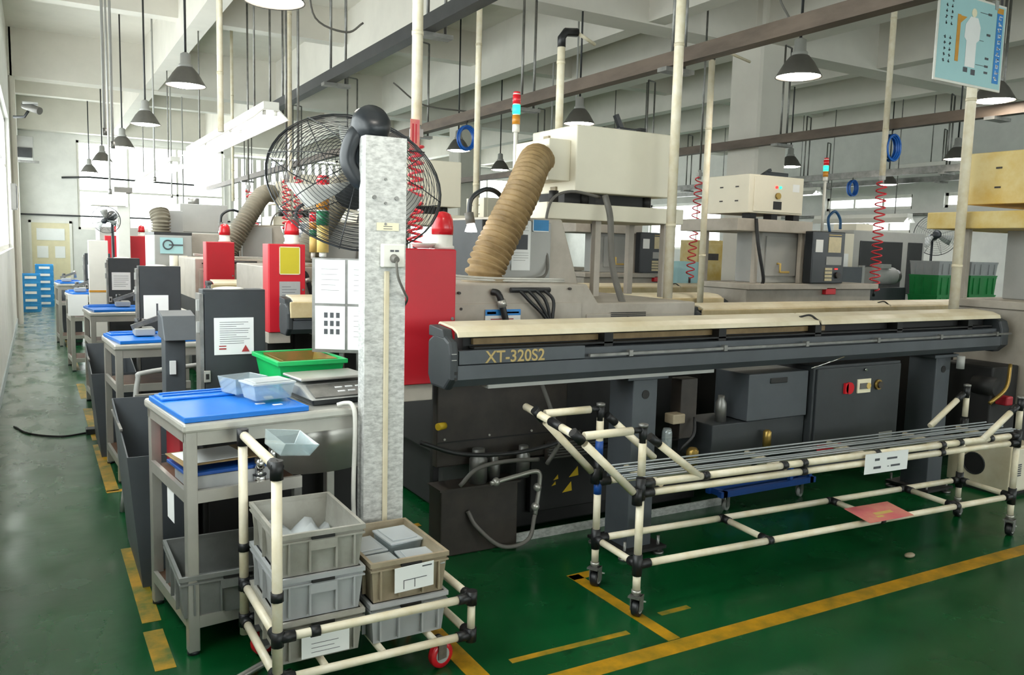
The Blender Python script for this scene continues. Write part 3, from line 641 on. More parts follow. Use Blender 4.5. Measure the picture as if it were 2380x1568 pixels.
# scale
sc = thing('weighing_scale', 'low digital weighing scale with steel plate and clear cover', 'scale', L2W(.50, .065, .861))
sx, sy, sz = sc['_b']
part('scale_base', B().box(sx + .015, sx + .29, sy + .02, sy + .30, sz, sz + .03), 'black_plastic', sc, .006)
part('scale_body', B().prism([(sy, sz + .025), (sy + .31, sz + .025), (sy + .31, sz + .07), (sy + .12, sz + .07)], 0, sx, sx + .30), 'machine_grey', sc, .006)
part('keypad', B().prism([(sy + .012, sz + .033), (sy + .105, sz + .068), (sy + .102, sz + .071), (sy + .009, sz + .036)], 0, sx + .02, sx + .28), 'steel_dull', sc)
for i in range(6): part('key', B().box(sx + .13 + (i % 3) * .045, sx + .16 + (i % 3) * .045, sy + .035 + (i // 3) * .03, sy + .05 + (i // 3) * .03, sz + .04 + (i // 3) * .011, sz + .05 + (i // 3) * .0112), 'paper', sc)
part('weighing_plate', B().box(sx + .0, sx + .30, sy + .105, sy + .305, sz + .085, sz + .097), 'steel', sc, .005)
part('plate_support', B().box(sx + .1, sx + .2, sy + .18, sy + .26, sz + .07, sz + .086), 'dark_metal', sc)
sc.rotation_euler[2] = TA
# green bin with brown tray inside
gx, gy, gz = .872, 3.452, .862
gb = thing('green_bin', 'bright green plastic bin behind the weighing scale', 'bin', (gx, gy, gz))
part('tub', B().shell(gx, gx + .29, gy, gy + .37, gz, gz + .135, .005, .022), 'green_plastic', gb)
part('rim', B().ring_loft([[(gx - .012, gy - .012, z), (gx + .302, gy - .012, z), (gx + .302, gy + .382, z), (gx - .012, gy + .382, z)] for z in (gz + .116, gz + .136)] + [[(gx + .006, gy + .006, z), (gx + .284, gy + .006, z), (gx + .284, gy + .364, z), (gx + .006, gy + .364, z)] for z in (gz + .136, gz + .116)], False, False, True), 'green_plastic', gb, .003)
gb.rotation_euler[2] = .05
bt = thing('brown_tray', 'oily brown sheet tray resting inside the green bin', 'tray', (gx + .02, gy + .03, gz + .08))
part('tray_pan', B().shell(gx + .03, gx + .275, gy + .05, gy + .35, gz + .06, gz + .132, .003, .02), 'brown_tray', bt)
bt.rotation_euler = (0, 0, .05)
# a spray can and cable behind the bin, cord at the bench edge
cdp = L2W(.66, .0, .88); cord = [(1.0, 3.07, .872), (1.03, 3.055, .88), (1.05, 3.035, .872), (1.056, 3.02, .80), (1.05, 3.02, .5), (1.062, 3.02, .25), (1.04, 3.03, .012)]
part('hanging_cable', B().tube(smooth_path(cord), .009, 8), 'cable_white', loc=(1.05, 3.04, .885), label='flat white cable hanging over the bench edge beside the post', cat='cable')
# stainless chip guard under the bench
b = B(); pts = [(.84 + .38 * i / 10, 3.42 - .05 * math.sin(math.pi * i / 10)) for i in range(11)]
b.add([(p[0], p[1], z) for z in (.52, .80) for p in pts], [(i, i + 1, 11 + i + 1, 11 + i) for i in range(10)], True)
cg = part('chip_guard', b, 'steel_bright', loc=(1.0, 3.4, .52), label='curved stainless sheet guard under the nearest workbench', cat='guard'); sd = cg.modifiers.new('thickness', 'SOLIDIFY'); sd.thickness = .004
ob = thing('dark_backing', 'black box added to darken the space behind the nearest workbench', 'cabinet', (.95, 3.76, 0))  # near-black box added so the space under the bench stays dark
part('cabinet_body', B().box(.60, 1.36, 3.70, 3.86, .02, .80), 'near_black', ob, .006); part('cabinet_door', B().box(.62, 1.34, 3.69, 3.70, .06, .76), 'near_black', ob, .004); part('backing_foot', B().box(.62, 1.34, 3.72, 3.84, 0, .02), 'rubber', ob)
# shelf contents
def book(x, y, z, w, d, h, m, rot, label, name='clipboard', cat='clipboard'):
    t = part(name, B().box(x, x + w, y, y + d, z, z + h), m, None, .002, (x, y, z), label, cat); t.rotation_euler[2] = rot; return t
book(.46, 3.05, .592, .30, .25, .06, 'grey_plastic_cool', TA, 'grey flat box on the bench shelf', 'document_box', 'box')
book(.44, 3.04, .654, .29, .26, .012, 'blue_paint', TA + .03, 'blue folder on top of the grey flat box', 'folder', 'folder')
book(.43, 3.05, .69, .30, .22, .006, 'hose_brown', TA + .05, 'brown clipboard lying over the blue folder')
book(.45, 3.06, .697, .22, .19, .002, 'paper', TA + .08, 'white paper sheets on the brown clipboard', 'paper_stack', 'paper')
book(.455, 3.33, .60, .03, .2, .2, 'red_dark', TA, 'dark red folder standing at the back of the bench shelf', 'folder', 'folder')
for i, (x, y, r, h, lab) in enumerate(((.70, 3.07, .022, .1, 'chrome tool holder standing on the bench shelf'), (.755, 3.10, .017, .13, 'taller chrome collet holder on the bench shelf'))):
    t = thing('tool_holder', lab, 'tool', (x, y, .592)); part('shank', B().lathe([(r, 0), (r, h * .35), (r * .6, h * .4), (r * .6, h * .6), (r * .9, h * .62), (r * .8, h)], (x, y, .592)), 'chrome', t); part('ring', B().cyl((x, y, .592 + h * .35), (x, y, .592 + h * .4), r * 1.15, 14), 'black_plastic', t)
crate((.60, 3.22, .14), .40, .44, .16, 'crate_dark', 'dusty grey crate on the lower shelf of the nearest workbench')
sheet('tag_paper', (.405, 3.30, .44), (.1, -1, 0), (0, 0, 1), .1, .12, 'paper', label='white paper tag hanging on the side of the nearest workbench', cat='tag')
sheet('rag', (.275, 10.268, .63), (1, .05, 0), (0, .02, 1), .2, .235, 'paper', label='white cloth hanging over the corner of a far workbench', cat='cloth', t=.01)
part('floor_pipe', B().cyl((.28, 2.58, .02), (.95, 2.98, .02), .012, 8), 'steel', loc=(.28, 2.58, .02), label='thin steel bar lying on the floor by the workbench', cat='bar')
# dark sheet cabinets with notices and chip bins, one per cell
def dark_cabinet(label, nm='notice'):
    x0, x1, y0, y1, z1 = .632, .928, 3.92, 4.04, 1.277
    t = thing('dark_cabinet', label, 'cabinet', (.75, 4.0, 0), 'dark sheet cabinets behind the workbenches')
    part('cabinet_body', B().box(x0 + .015, x1, y0 + .012, y1, .02, z1), 'slate_dark', t, .004)
    part('front_panel', B().box(x0 + .02, x1 - .005, y0, y0 + .012, .05, z1 - .012), 'slate_dark', t)
    part('edge_strip', B().box(x0, x0 + .016, y0, y1, .02, z1 - .02), 'steel_dull', t)
    for z in (1.08, 1.18): part('hinge', B().box(x0 - .012, x0 + .004, y0 + .01, y0 + .03, z, z + .05), 'machine_grey', t)
    part('latch', B().box(.645, .675, y0 - .01, y0, .85, .905), 'steel', t, .003)
    part('latch_slot', B().box(.653, .667, y0 - .013, y0 - .01, .865, .89), 'near_black', t)
    part('top_cap', B().sphere((.77, 3.98, z1), .055, 16, (1.3, .8, .2)), 'white_paint', t)
    return t
dc0 = dark_cabinet('dark cabinet with a warning notice behind the green bin')
def notice(org, w, h, label, lean=0.0, pr=None, hook=True):
    return sheet('paper_notice', org, (1, lean, 0), (0, 0, 1), w, h, 'paper', pr or [('ink', lines(11, .14, .9, .3, .93, .2, int(org[1] * 10))), ('ink_red', [(.12, .22, .3, .25), (.12, .14, .3, .18)]), ], label=label, cat='notice', group='paper notices')
n0 = notice((.692, 3.917, .975), .178, .172, 'warning notice with a red triangle on the nearest dark cabinet')
b = B().prism([(.692 + .122, .975 + .012), (.692 + .158, .975 + .012), (.692 + .14, .975 + .044)], 1, 3.9138, 3.9145); part('warning_triangle', b, 'ink_red', n0)
for k, lab, lab2 in ((1, 'second dark cabinet with an open booklet on its front', 'open white booklet on the second dark cabinet'), (2, 'third dark cabinet beyond the second workbench', 'pale sheet on the third dark cabinet'), (3, 'fourth small dark cabinet near the end of the aisle', 'small pale sheet on the fourth dark cabinet')):
    dx = (-.03, -.06, -.15)[k - 1]
    dup(dc0, (dx, CELL * k, .03), lab)
    sheet('paper_notice', (.675 + dx, 3.917 + CELL * k, .93 if k == 1 else 1.0), (1, 0, 0), (0, 0, 1), .165, .17, 'paper', [('ink', [(.5, .05, .58, .65)])] if k == 1 else [('ink', lines(6, .1, .9, .2, .9, .15, k))], label=lab2, cat='notice', group='paper notices')
def chip_bin(label):
    t = thing('chip_bin', label, 'bin', (.5, 4.2, 0), 'dark sheet metal chip bins')
    x0, x1, y0, y1, z = .30, .58, 3.72, 4.5, .70
    b = B(); b.ring_loft([[(x0 + .05, y0, .0), (x1, y0, .0), (x1, y1 - .1, .0), (x0 + .05, y1 - .1, 0)], [(x0, y0, z - .12), (x1, y0, z - .12), (x1, y1, z), (x0, y1, z)], [(x0 + .006, y0 + .006, z - .12), (x1 - .006, y0 + .006, z - .12), (x1 - .006, y1 - .006, z), (x0 + .006, y1 - .006, z)], [(x0 + .056, y0 + .006, .01), (x1 - .006, y0 + .006, .01), (x1 - .006, y1 - .106, .01), (x0 + .056, y1 - .106, .01)]], True, False)
    part('bin_body', b, 'slate', t); part('bin_lip', B().box(x0 - .004, x0 + .008, y1 - .5, y1, z - .065, z - .055), 'steel_dull', t)
    return t
cb = chip_bin('nearest dark chip bin between the first two workbenches')
for k, lab in ((1, 'second dark chip bin beside the aisle line'), (4, 'farther dark chip bin down the aisle')): dup(cb, (-.01 * k, CELL * k, 0), lab)
# steel handrail frame and grey control stand between first and second bench
fr = thing('tube_stand', 'bent steel tube frame standing behind the blue tray', 'stand', (.45, 4.65, 0))
part('frame_tube', B().tube(smooth_path([(.36, 4.85, .0), (.43, 4.87, .5), (.46, 4.9, .72), (.5, 4.91, .76), (.85, 4.95, .79)]), .014, 8), 'machine_grey', fr); part('cross_bar', B().box(.44, .66, 4.86, 4.89, .62, .645), 'steel', fr)
cs = thing('grey_stand', 'grey control stand left of the nearest dark cabinet', 'stand', (.62, 4.62, 0))
part('stand_post', B().box(.56, .66, 4.55, 4.7, 0, 1.0), 'slate', cs, .004); part('stand_head', B().prism([(4.5, .98), (4.75, .98), (4.75, 1.12), (4.6, 1.1)], 0, .55, .72), 'slate', cs, .006); part('stand_handle', B().tube([(.72, 4.6, 1.02), (.8, 4.5, 1.0), (.82, 4.3, .92)], .022, 8), 'steel_dull', cs); part('stand_plate', B().box(.58, .61, 4.535, 4.55, .8, .87), 'paper', cs)
# grey fixtures lying on the far trays
for k, (x, y) in enumerate(((.52, 5.65), (.6, 8.15), (.35, 10.45), (.28, 12.9))):
    t = thing('part_fixture', ('grey metal fixture on the second blue tray', 'grey fixture on the third blue tray', 'pale fixture on the fourth blue tray', 'grey fixture on the farthest blue tray')[k], 'fixture', (x, y, .885), 'metal fixtures on trays')
    part('fixture_base', B().box(x, x + .12, y, y + .16, .885, .93), 'machine_grey', t, .006); part('fixture_arm', B().obox((x + .08, y + .06, .97), (.2, .03, .03), Matrix.Rotation(-.35, 3, 'Y')), 'steel_dull', t); part('spindle', B().cyl((x + .17, y + .1, .93), (x + .17, y + .1, 1.03), .018, 10), 'steel', t); part('knob', B().cyl((x + .03, y + .1, .93), (x + .03, y + .1, .99), .022, 12), 'black_plastic', t)
# white post with orange band
wp = thing('white_post', 'white sheet post with an orange band beside the aisle', 'post', (.55, 9.65, 0))
part('post_body', B().box(.46, .645, 9.6, 9.7, 0, 1.47), 'white_paint', wp, .004); part('orange_band', B().box(.458, .647, 9.597, 9.702, .93, .95), 'orange_print', wp)
# blue crates at the end of the aisle
for j, (x, y, n, lab) in enumerate(((-.13, 18.9, 5, 'nearer'), (.12, 20.2, 6, 'farther'))):
    for i in range(n):
        crate((x, y, i * .15), .34, .42, .15, 'blue_crate', '%s blue crate in the %s stack at the end of the aisle' % (('lowest', 'second', 'third', 'fourth', 'fifth', 'topmost')[i if i < n - 1 else 5], lab), group='blue crates at the end of the aisle', grip=False)
        sheet('crate_card', (x - .1, y - .213, i * .15 + .06), (1, 0, 0), (0, 0, 1), .2, .05, 'paper', label='white card on the %s blue crate of the %s stack' % (('lowest', 'second', 'third', 'fourth', 'fifth', 'topmost')[i if i < n - 1 else 5], lab), cat='card', group='cards on blue crates')
t = thing('air_unit', 'grey air conditioning unit high on the wall at the aisle end', 'air conditioner', (-.2, 20.8, 3.1))
part('unit_case', B().box(-.33, .0, 20.5, 21.1, 3.1, 3.6), 'machine_grey', t, .01); part('unit_grille', B().box(-.3, -.03, 20.47, 20.5, 3.15, 3.35), 'dark_metal', t); part('bracket', B().box(-.33, .1, 20.6, 20.64, 3.05, 3.1), 'steel_dull', t)
t = thing('wall_camera', 'small security camera on the wall at the aisle side', 'camera', (-.33, 14.6, 3.3)); part('camera_arm', B().tube([(-.24, 14.5, 3.25), (-.1, 14.4, 3.25), (-.05, 14.35, 3.33)], .02, 8), 'dark_metal', t); part('camera_body', B().cyl((-.1, 14.4, 3.42), (.1, 14.2, 3.33), .055, 12), 'lamp_grey', t); part('camera_hood', B().box(-.12, .08, 14.2, 14.42, 3.43, 3.45), 'machine_grey', t)
sh = thing('wall_switch_box', 'dark box on the wall between the aisle windows', 'switch box', (-.33, 15.2, 1.9)); part('box_case', B().box(-.33, -.25, 15.0, 15.4, 1.9, 2.3), 'lamp_grey', sh, .006); part('box_door', B().box(-.25, -.243, 15.03, 15.37, 1.93, 2.27), 'dark_metal', sh)
t = thing('power_strip', 'black power strip and cable lying across the aisle floor', 'power strip', (.2, 6.0, 0)); part('strip_case', B().box(.28, .52, 6.9, 7.0, 0, .045), 'black_plastic', t, .004); part('strip_cable', B().tube(smooth_path([(.28, 6.95, .008), (.1, 6.9, .008), (-.1, 7.1, .008), (-.2, 7.4, .008)]), .008, 6), 'cable', t)

# ================================================================ GALVANISED POST, FAN, DOCUMENT BOARD
gp = thing('galvanised_post', 'spangled galvanised steel post with a socket, beside the nearest workbench', 'post', (1.152, 2.98, 0))
px0, px1, py0, py1, pz = 1.081, 1.247, 2.99, 3.06, 1.909
part('post_profile', B().prism([(px0, py0), (px1, py0), (px1, py1), (px1 - .012, py1), (px1 - .012, py0 + .008), (px0 + .012, py0 + .008), (px0 + .012, py1), (px0, py1)], 2, .0, pz), 'galvanised', gp)
part('conduit_strip', B().box(px0 + .077, px0 + .097, py0 - .01, py0, .05, 1.40), 'cream', gp, .003)
for x, z in ((.035, 1.68), (.125, 1.68), (.08, 1.75), (.08, 1.58), (.08, 1.66)): part('bolt', B().cyl((px0 + x, py0 - .006, z), (px0 + x, py0, z), .008 if x != .08 else .005, 8), 'steel_dull', gp)
part('base_plate', B().box(px0 - .03, px1 + .03, py0 + .002, py1 + .03, 0, .008), 'galvanised', gp)
ol = part('wall_socket', B().box(px0 + .06, px0 + .152, py0 - .03, py0, 1.415, 1.505), 'white_paint', gp, .005)
part('socket_slots', B().box(px0 + .09, px0 + .105, py0 - .0315, py0 - .03, 1.475, 1.482).box(px0 + .11, px0 + .125, py0 - .0315, py0 - .03, 1.475, 1.482), 'ink', ol)
part('plug', B().cyl((px0 + .105, py0 - .03, 1.45), (px0 + .105, py0 - .06, 1.445), .017, 12, .012), 'cable_grey', ol)
part('plug_cable', B().tube(smooth_path([(px0 + .105, py0 - .055, 1.44), (px0 + .115, py0 - .05, 1.38), (px0 + .15, py0 - .03, 1.32), (px0 + .175, py0 - .0, 1.29), (px0 + .19, py0 + .08, 1.25)]), .005, 6), 'cable_grey', gp)
sheet('sticker', (px0 + .045, py0 - .002, 1.555), (1, 0, 0), (0, 0, 1), .09, .03, 'paper_cream', [('ink', lines(2, .3, .7, .2, .8, .25, 2))], gp)
def wire_fan(loc, n, r, label, near=True, rings=20):
    """caged fan; n = blowing direction; loc = motor centre"""
    n = Vector(n).normalized(); o = Vector(loc); t = thing('wire_fan', label, 'fan', loc, 'caged fans')
    u = n.cross(Vector((0, 0, 1))).normalized(); w = n.cross(u)
    def circ(rad, h, k=40): return [o + n * h + (u * math.cos(2 * math.pi * i / k) + w * math.sin(2 * math.pi * i / k)) * rad for i in range(k)]
    D = .22; H0 = .16
    rear = lambda q: H0 + (D * .55) * (q ** 2) * .9 ; front = lambda q: H0 + D - .10 * q ** 3
    wr = .0014
    part('cage_rim', B().tube(circ(r, H0 + D * .52), .0032, 6, closed=True).tube(circ(r * .99, H0 + D * .55), .003, 6, closed=True), 'black_plastic', t)
    b = B()
    for i in range(rings): q = .28 + .70 * i / (rings - 1); b.tube(circ(r * q, rear(q)), wr, 4, closed=True)
    put(part('rear_guard', b, 'black_plastic', t), kind='stuff')
    b = B()
    for i in range(rings): q = .2 + .78 * i / (rings - 1); b.tube(circ(r * q, front(q)), wr, 4, closed=True)
    put(part('front_guard', b, 'black_plastic', t), kind='stuff')
    for i in range(8):
        a = 2 * math.pi * i / 8 + .3; e = u * math.cos(a) + w * math.sin(a)
        part('guard_spoke', B().tube([o + e * (r * q) + n * (rear(q) - .004) for q in (.25, .5, .75, 1)], .0022, 5), 'black_plastic', t)
        part('guard_spoke', B().tube([o + e * (r * q) + n * (front(q) + .004) for q in (.15, .4, .7, 1)], .0022, 5), 'black_plastic', t)
    part('front_badge', B().lathe([(r * .2, 0), (r * .18, .012), (.01, .014)], o + n * (H0 + D), n, 20), 'black_plastic', t)
    part('motor', B().lathe([(.02, -.105), (.055, -.1), (.075, -.07), (.078, .0), (.07, .09), (.06, .15), (.03, .18), (.025, .26)], o, n, 22), 'black_plastic', t, 0)
    for i in range(3):
        a = 2 * math.pi * i / 3 + .5; pts = []
        for q in (.12, .35, .6, .78):
            for s in (-1, 1):
                aa = a + s * (.42 - .12 * q) + .25 * q; pts.append(o + (u * math.cos(aa) + w * math.sin(aa)) * (r * q) + n * (H0 + .12 + s * .03))
        b = B().add(pts, [(0, 2, 3, 1), (2, 4, 5, 3), (4, 6, 7, 5)], True); bl = part('fan_blade', b, 'blade_grey', t); sd = bl.modifiers.new('thickness', 'SOLIDIFY'); sd.thickness = .003
    return t, o, n, u, w
f_, o_, n_, u_, w_ = wire_fan((1.135, 3.11, 1.93), (.1, .80, -.59), .365, 'black wire cage fan mounted on top of the galvanised post')
o_ = Vector((1.145, 3.12, 1.985))
part('fan_bracket', B().tube(smooth_path([(1.10, 3.08, 1.95), (1.06, 3.08, 1.90), (1.045, 3.09, 1.82), (1.08, 3.08, 1.75), (1.12, 3.075, 1.73)]), .033, 10), 'black_plastic', f_)
part('bracket_clamp', B().box(1.10, 1.2, 3.06, 3.10, 1.76, 1.89), 'black_plastic', f_, .01)
# document board (four clear sleeves) standing behind the bench
db = thing('document_board', 'white document board with four framed sheets behind the galvanised post', 'notice board', (1.15, 3.55, .862))
ua = Vector((.84, -.54, 0)).normalized(); oo = Vector((1.09, 3.675, 1.015))
def bp(u, z, d=0): q = oo + ua * u + Vector((0, 0, z)) + Vector((ua.y, -ua.x, 0)) * d; return (q.x, q.y, q.z)
mtx = Matrix([[ua.x, -ua.y, 0], [ua.y, ua.x, 0], [0, 0, 1]])
part('board_panel', B().obox(bp(.15, .205, .0), (.32, .018, .43), mtx), 'steel_dull', db)
k = 0
for i in range(2):
    for j in range(2):
        s = sheet('framed_sheet', bp(.005 + i * .15, .005 + j * .21, .011), ua, (0, 0, 1), .138, .198, 'paper', [('ink', [(.5, .35 + .19 * q, .62, .47 + .19 * q) for q in range(3)] + [(.7, .35 + .19 * q, .82, .47 + .19 * q) for q in range(3)] + [(.3, .35 + .19 * q, .42, .47 + .19 * q) for q in range(3)])] if (i, j) == (0, 0) else [('cable_grey', lines(5, .2, .5 + .3 * ((i + j) % 2), .3, .9, .06, i * 2 + j))], db)
part('board_post', B().obox(bp(.12, -.07, -.02), (.02, .02, .18), mtx), 'steel_dull', db); part('board_post', B().obox(bp(.2, -.07, -.02), (.02, .02, .18), mtx), 'steel_dull', db)
def stack_light(x, y, z, label, r=.022, lit=None, pole=.0, base='yellow_plastic', seg=('red_plastic', 'amber', 'green_lens'), order=None, hb=.1, hs=.055, pm='white_paint'):
    t = thing('stack_light', label, 'signal light', (x, y, z), 'stacked signal lights')
    zz = z
    if pole: part('pole', B().cyl((x, y, zz), (x, y, zz + pole), r * .55, 10), pm, t); zz += pole
    part('light_base', B().cyl((x, y, zz), (x, y, zz + hb), r * .92, 14), base, t); zz += hb
    for s in reversed(seg):
        part('lens', B().cyl((x, y, zz), (x, y, zz + hs), r, 16), 'led_green' if (lit == s) else s, t)
        part('lens_ring', B().cyl((x, y, zz + hs), (x, y, zz + hs + .007), r * .9, 14), 'white_paint', t); zz += hs + .007
    part('cap', B().lathe([(r * .95, 0), (r * .8, .012), (.002, .014)], (x, y, zz)), 'red_plastic', t)
    return t
stack_light(1.11, 3.62, 1.44, 'large red amber green signal light on the document board', .029, None, .02, seg=('red_plastic', 'amber', 'green_lens'), hb=.12, hs=.062)
stack_light(1.84, 6.25, 1.38, 'smaller signal light with yellow base right of the second red cabinet', .03, None, .05, hb=.12, hs=.05)

# ================================================================ RED CABINETS WITH BEACONS
def red_cabinet(label, yel=False):
    x0, x1, y0, y1, z0, z1 = 1.455, 1.722, 3.5, 3.68, .85, 1.488
    t = thing('red_cabinet', label, 'cabinet', (1.59, 3.6, z0), 'red control cabinets')
    part('cabinet_body', B().box(x0, x1, y0 + .012, y1, z0, z1), 'red_paint', t, .005); part('cabinet_door', B().box(x0 + .004, x1 - .004, y0, y0 + .012, z0 + .004, z1 - .004), 'red_paint', t, .003)
    part('door_lock', B().cyl((x1 - .02, y0 - .004, 1.16), (x1 - .02, y0, 1.16), .008, 10), 'steel_dull', t)
    part('bracket', B().box(x0 + .0, x0 + .16, y0 + .02, y1, z0 - .08, z0), 'beige', t, .004)
    for i in range(2): part('support_leg', B().box(x0 + .02 + i * .2, x0 + .05 + i * .2, y1 - .05, y1 - .01, 0, z0), 'near_black', t)
    return t
def beacon(x, y, z, label):
    t = thing('red_beacon', label, 'beacon', (x, y, z), 'red warning beacons')
    part('beacon_base', B().lathe([(.058, 0), (.058, .012), (.05, .018), (.05, .068)], (x, y, z)), 'white_paint', t)
    part('beacon_dome', B().lathe([(.052, .068), (.053, .1), (.049, .14), (.038, .165), (.018, .176), (.002, .178)], (x, y, z), seg=24), 'red_plastic', t)
    return t
REDS = [(0, 0, 'bright red cabinet behind the end of the dark bar feeder'), (-.03, CELL, 'red cabinet with yellow and grey sheets on its door'), (-.04, CELL * 2, 'red cabinet left of the grey bent duct'), (-.15, 11.2, 'red cabinet farthest but one along the machine row'), (-.42, 12.6, 'farthest red cabinet along the machine row')]
rc = red_cabinet(REDS[0][2]); bc = beacon(1.685, 3.59, 1.489, 'large red beacon on the bright red cabinet behind the bar feeder')
for k, (dx, dy, lab) in enumerate(REDS[1:], 1):
    dup(rc, (dx, dy, 0 if k < 3 else .05), lab); dup(bc, (dx - .04, dy, 0 if k < 3 else .05), lab.replace('red cabinet', 'red beacon on the red cabinet').replace('farthest red', 'farthest').replace(' with', ', the one with'))
t = part('clear_dish', B().lathe([(.03, 0), (.06, .02), (.062, .026), (.055, .022), (.028, .004)], (1.575, 3.57, 1.489)), 'white_paint', loc=(1.575, 3.57, 1.489), label='small white dish on top of the bright red cabinet', cat='dish')
yr = 3.5 + CELL - .003
sheet('yellow_sheet', (1.50, yr, 1.27), (1, 0, 0), (0, 0, 1), .15, .20, 'paper_yellow', [('paper_cream', [(0, 0, .04, 1), (.96, 0, 1, 1), (0, .97, 1, 1), (0, 0, 1, .03)])], label='yellow sheet with pale border on the second red cabinet', cat='notice')
sheet('grey_sheet', (1.50, yr, 1.03), (1, 0, 0), (0, 0, 1), .15, .19, 'grey_plastic_cool', [('ink', lines(7, .12, .9, .15, .9, .15, 9))], label='grey printed sheet below the yellow sheet on the red cabinet', cat='notice')

# ================================================================ LATHE WITH CREAM MIST BOX AND DUCT
def corrugated(pts, r, m, name, parent, pitch=.033, amp=.02, end=1.0):
    P = smooth_path(pts, 10); L = sum((P[i + 1] - P[i]).length for i in range(len(P) - 1)); n = int(L / pitch * 4)
    seg = [0.0]
    for i in range(len(P) - 1): seg.append(seg[-1] + (P[i + 1] - P[i]).length)
    Q = []; rs = []; k = 0
    for i in range(n + 1):
        s = L * i / n
        while k < len(P) - 2 and seg[k + 1] < s: k += 1
        f = (s - seg[k]) / max(1e-6, seg[k + 1] - seg[k]); Q.append(P[k].lerp(P[k + 1], f)); rs.append((r + amp * (.5 if i % 4 in (1, 2) else -.5)) * (1 + (end - 1) * i / n))
    return part(name, B().tube(Q, r, 20, rs), m, parent)
def lathe_machine(label, hose_m, detail):
    t = thing('lathe_machine', label, 'machine', (2.7, 4.3, 0), 'beige sliding head lathes')
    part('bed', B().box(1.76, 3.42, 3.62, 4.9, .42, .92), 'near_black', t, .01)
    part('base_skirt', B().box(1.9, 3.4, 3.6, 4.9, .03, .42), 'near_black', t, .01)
    part('machine_body', B().prism([(1.76, .9), (3.42, .9), (3.42, 1.21), (2.70, 1.21), (2.62, 1.315), (1.76, 1.315)], 1, 3.7, 4.8), 'beige', t, .008)
    part('front_cover', B().box(1.80, 2.58, 3.685, 3.7, .95, 1.215), 'beige', t, .004); part('side_cover', B().box(2.62, 3.40, 3.685, 3.7, .95, 1.15), 'beige', t, .004)
    part('spindle_housing', B().prism([(2.28, 1.31), (2.88, 1.22), (2.80, 1.45), (2.72, 1.68), (2.28, 1.68)], 1, 4.12, 4.75), 'beige', t, .01)
    part('guard_panel', B().box(2.19, 2.30, 4.14, 4.7, 1.31, 1.66), 'slate_dark', t, .006)
    part('tool_cover', B().box(2.30, 2.62, 4.08, 4.12, 1.33, 1.655), 'machine_grey', t, .006)
    for i in range(7): part('vent_slot', B().box(2.78, 3.03, 3.683, 3.686, 1.095 + i * .0095, 1.10 + i * .0095), 'near_black', t)
    # platform and mist box
    part('platform', B().box(2.66, 3.74, 4.2, 4.72, 1.685, 1.785), 'beige_light', t, .006)
    for x, y in ((3.06, 4.25), (3.62, 4.25), (3.62, 4.62)): part('platform_leg', B().box(x, x + .045, y, y + .045, 1.2, 1.69), 'beige', t, .003)
    for x in (2.72, 2.95, 3.45): part('damper_foot', B().cyl((x + .05, 4.3, 1.785), (x + .05, 4.3, 1.86), .03, 10), 'near_black', t)
    part('isolator_tray', B().box(2.85, 3.5, 4.3, 4.6, 1.785, 1.855), 'near_black', t)
    mb = part('mist_box', B().box(2.86, 3.62, 4.2, 4.72, 1.855, 2.26), 'beige_light', t, .008)
    part('box_inlet', B().box(2.70, 2.86, 4.26, 4.66, 1.92, 2.17), 'beige_light', mb, .006)
    part('box_latch', B().box(2.845, 2.86, 4.5, 4.56, 2.19, 2.22), 'grey_plastic_brown', mb); part('box_latch', B().box(2.845, 2.86, 4.4, 4.46, 1.865, 1.895), 'grey_plastic_brown', mb)
    part('box_fitting', B().box(3.62, 3.66, 4.3, 4.6, 1.88, 2.2), 'dark_metal', mb)
    corrugated([(2.12, 3.96, 1.32), (2.13, 3.96, 1.40), (2.23, 3.98, 1.58), (2.37, 4.02, 1.80), (2.50, 4.12, 1.97), (2.60, 4.24, 2.03), (2.71, 4.36, 2.035)], .102, hose_m, 'duct_hose', t, end=.84)
    part('hose_collar', B().cyl((2.12, 3.96, 1.31), (2.12, 3.96, 1.335), .13, 24), 'grey_plastic_brown', t)
    part('drain_hose', B().tube(smooth_path([(3.05, 4.15, 1.84), (3.06, 4.1, 1.7), (2.98, 3.95, 1.4), (2.9, 3.68, 1.1), (2.88, 3.66, 1.0)]), .02, 8), 'cable_grey', t)
    part('signal_cable', B().tube(smooth_path([(3.05, 4.2, 1.83), (2.8, 4.15, 1.85), (2.66, 4.15, 1.79), (2.60, 4.12, 1.6), (2.58, 4.05, 1.38), (2.42, 3.95, 1.33), (2.1, 3.9, 1.33)]), .009, 6), 'cable_grey', t)
    if detail:
        part('manifold', B().cyl((2.12, 3.675, 1.285), (2.36, 3.675, 1.285), .014, 10), 'dark_metal', t)
        for i in range(4):
            x = 2.17 + i * .05; part('coolant_hose', B().tube(smooth_path([(x, 3.67, 1.285), (x + .05, 3.65, 1.23), (2.33 + i * .01, 3.64, 1.12), (2.345 + i * .008, 3.64, .98)]), .009, 6), 'cable', t)
        part('oil_hose', B().tube(smooth_path([(2.02, 3.69, 1.275), (2.04, 3.66, 1.265), (2.06, 3.65, 1.2), (2.12, 3.64, .98)]), .018, 8), 'rubber', t); part('hose_clip', B().cyl((2.052, 3.652, 1.235), (2.062, 3.65, 1.2), .023, 10), 'steel', t)
        for dz in (0, .012): part('white_cable', B().tube(smooth_path([(1.75, 3.72, 1.35 + dz), (1.95, 3.8, 1.335 + dz), (2.2, 3.85, 1.325 + dz), (2.6, 3.9, 1.32 + dz)]), .006, 6), 'cable_white', t)
        part('goose_neck', B().tube(smooth_path([(2.36, 4.15, 1.70), (2.29, 4.12, 1.80), (2.19, 4.1, 1.825), (2.10, 4.1, 1.77), (2.085, 4.1, 1.68)]), .014, 8), 'black_plastic', t)
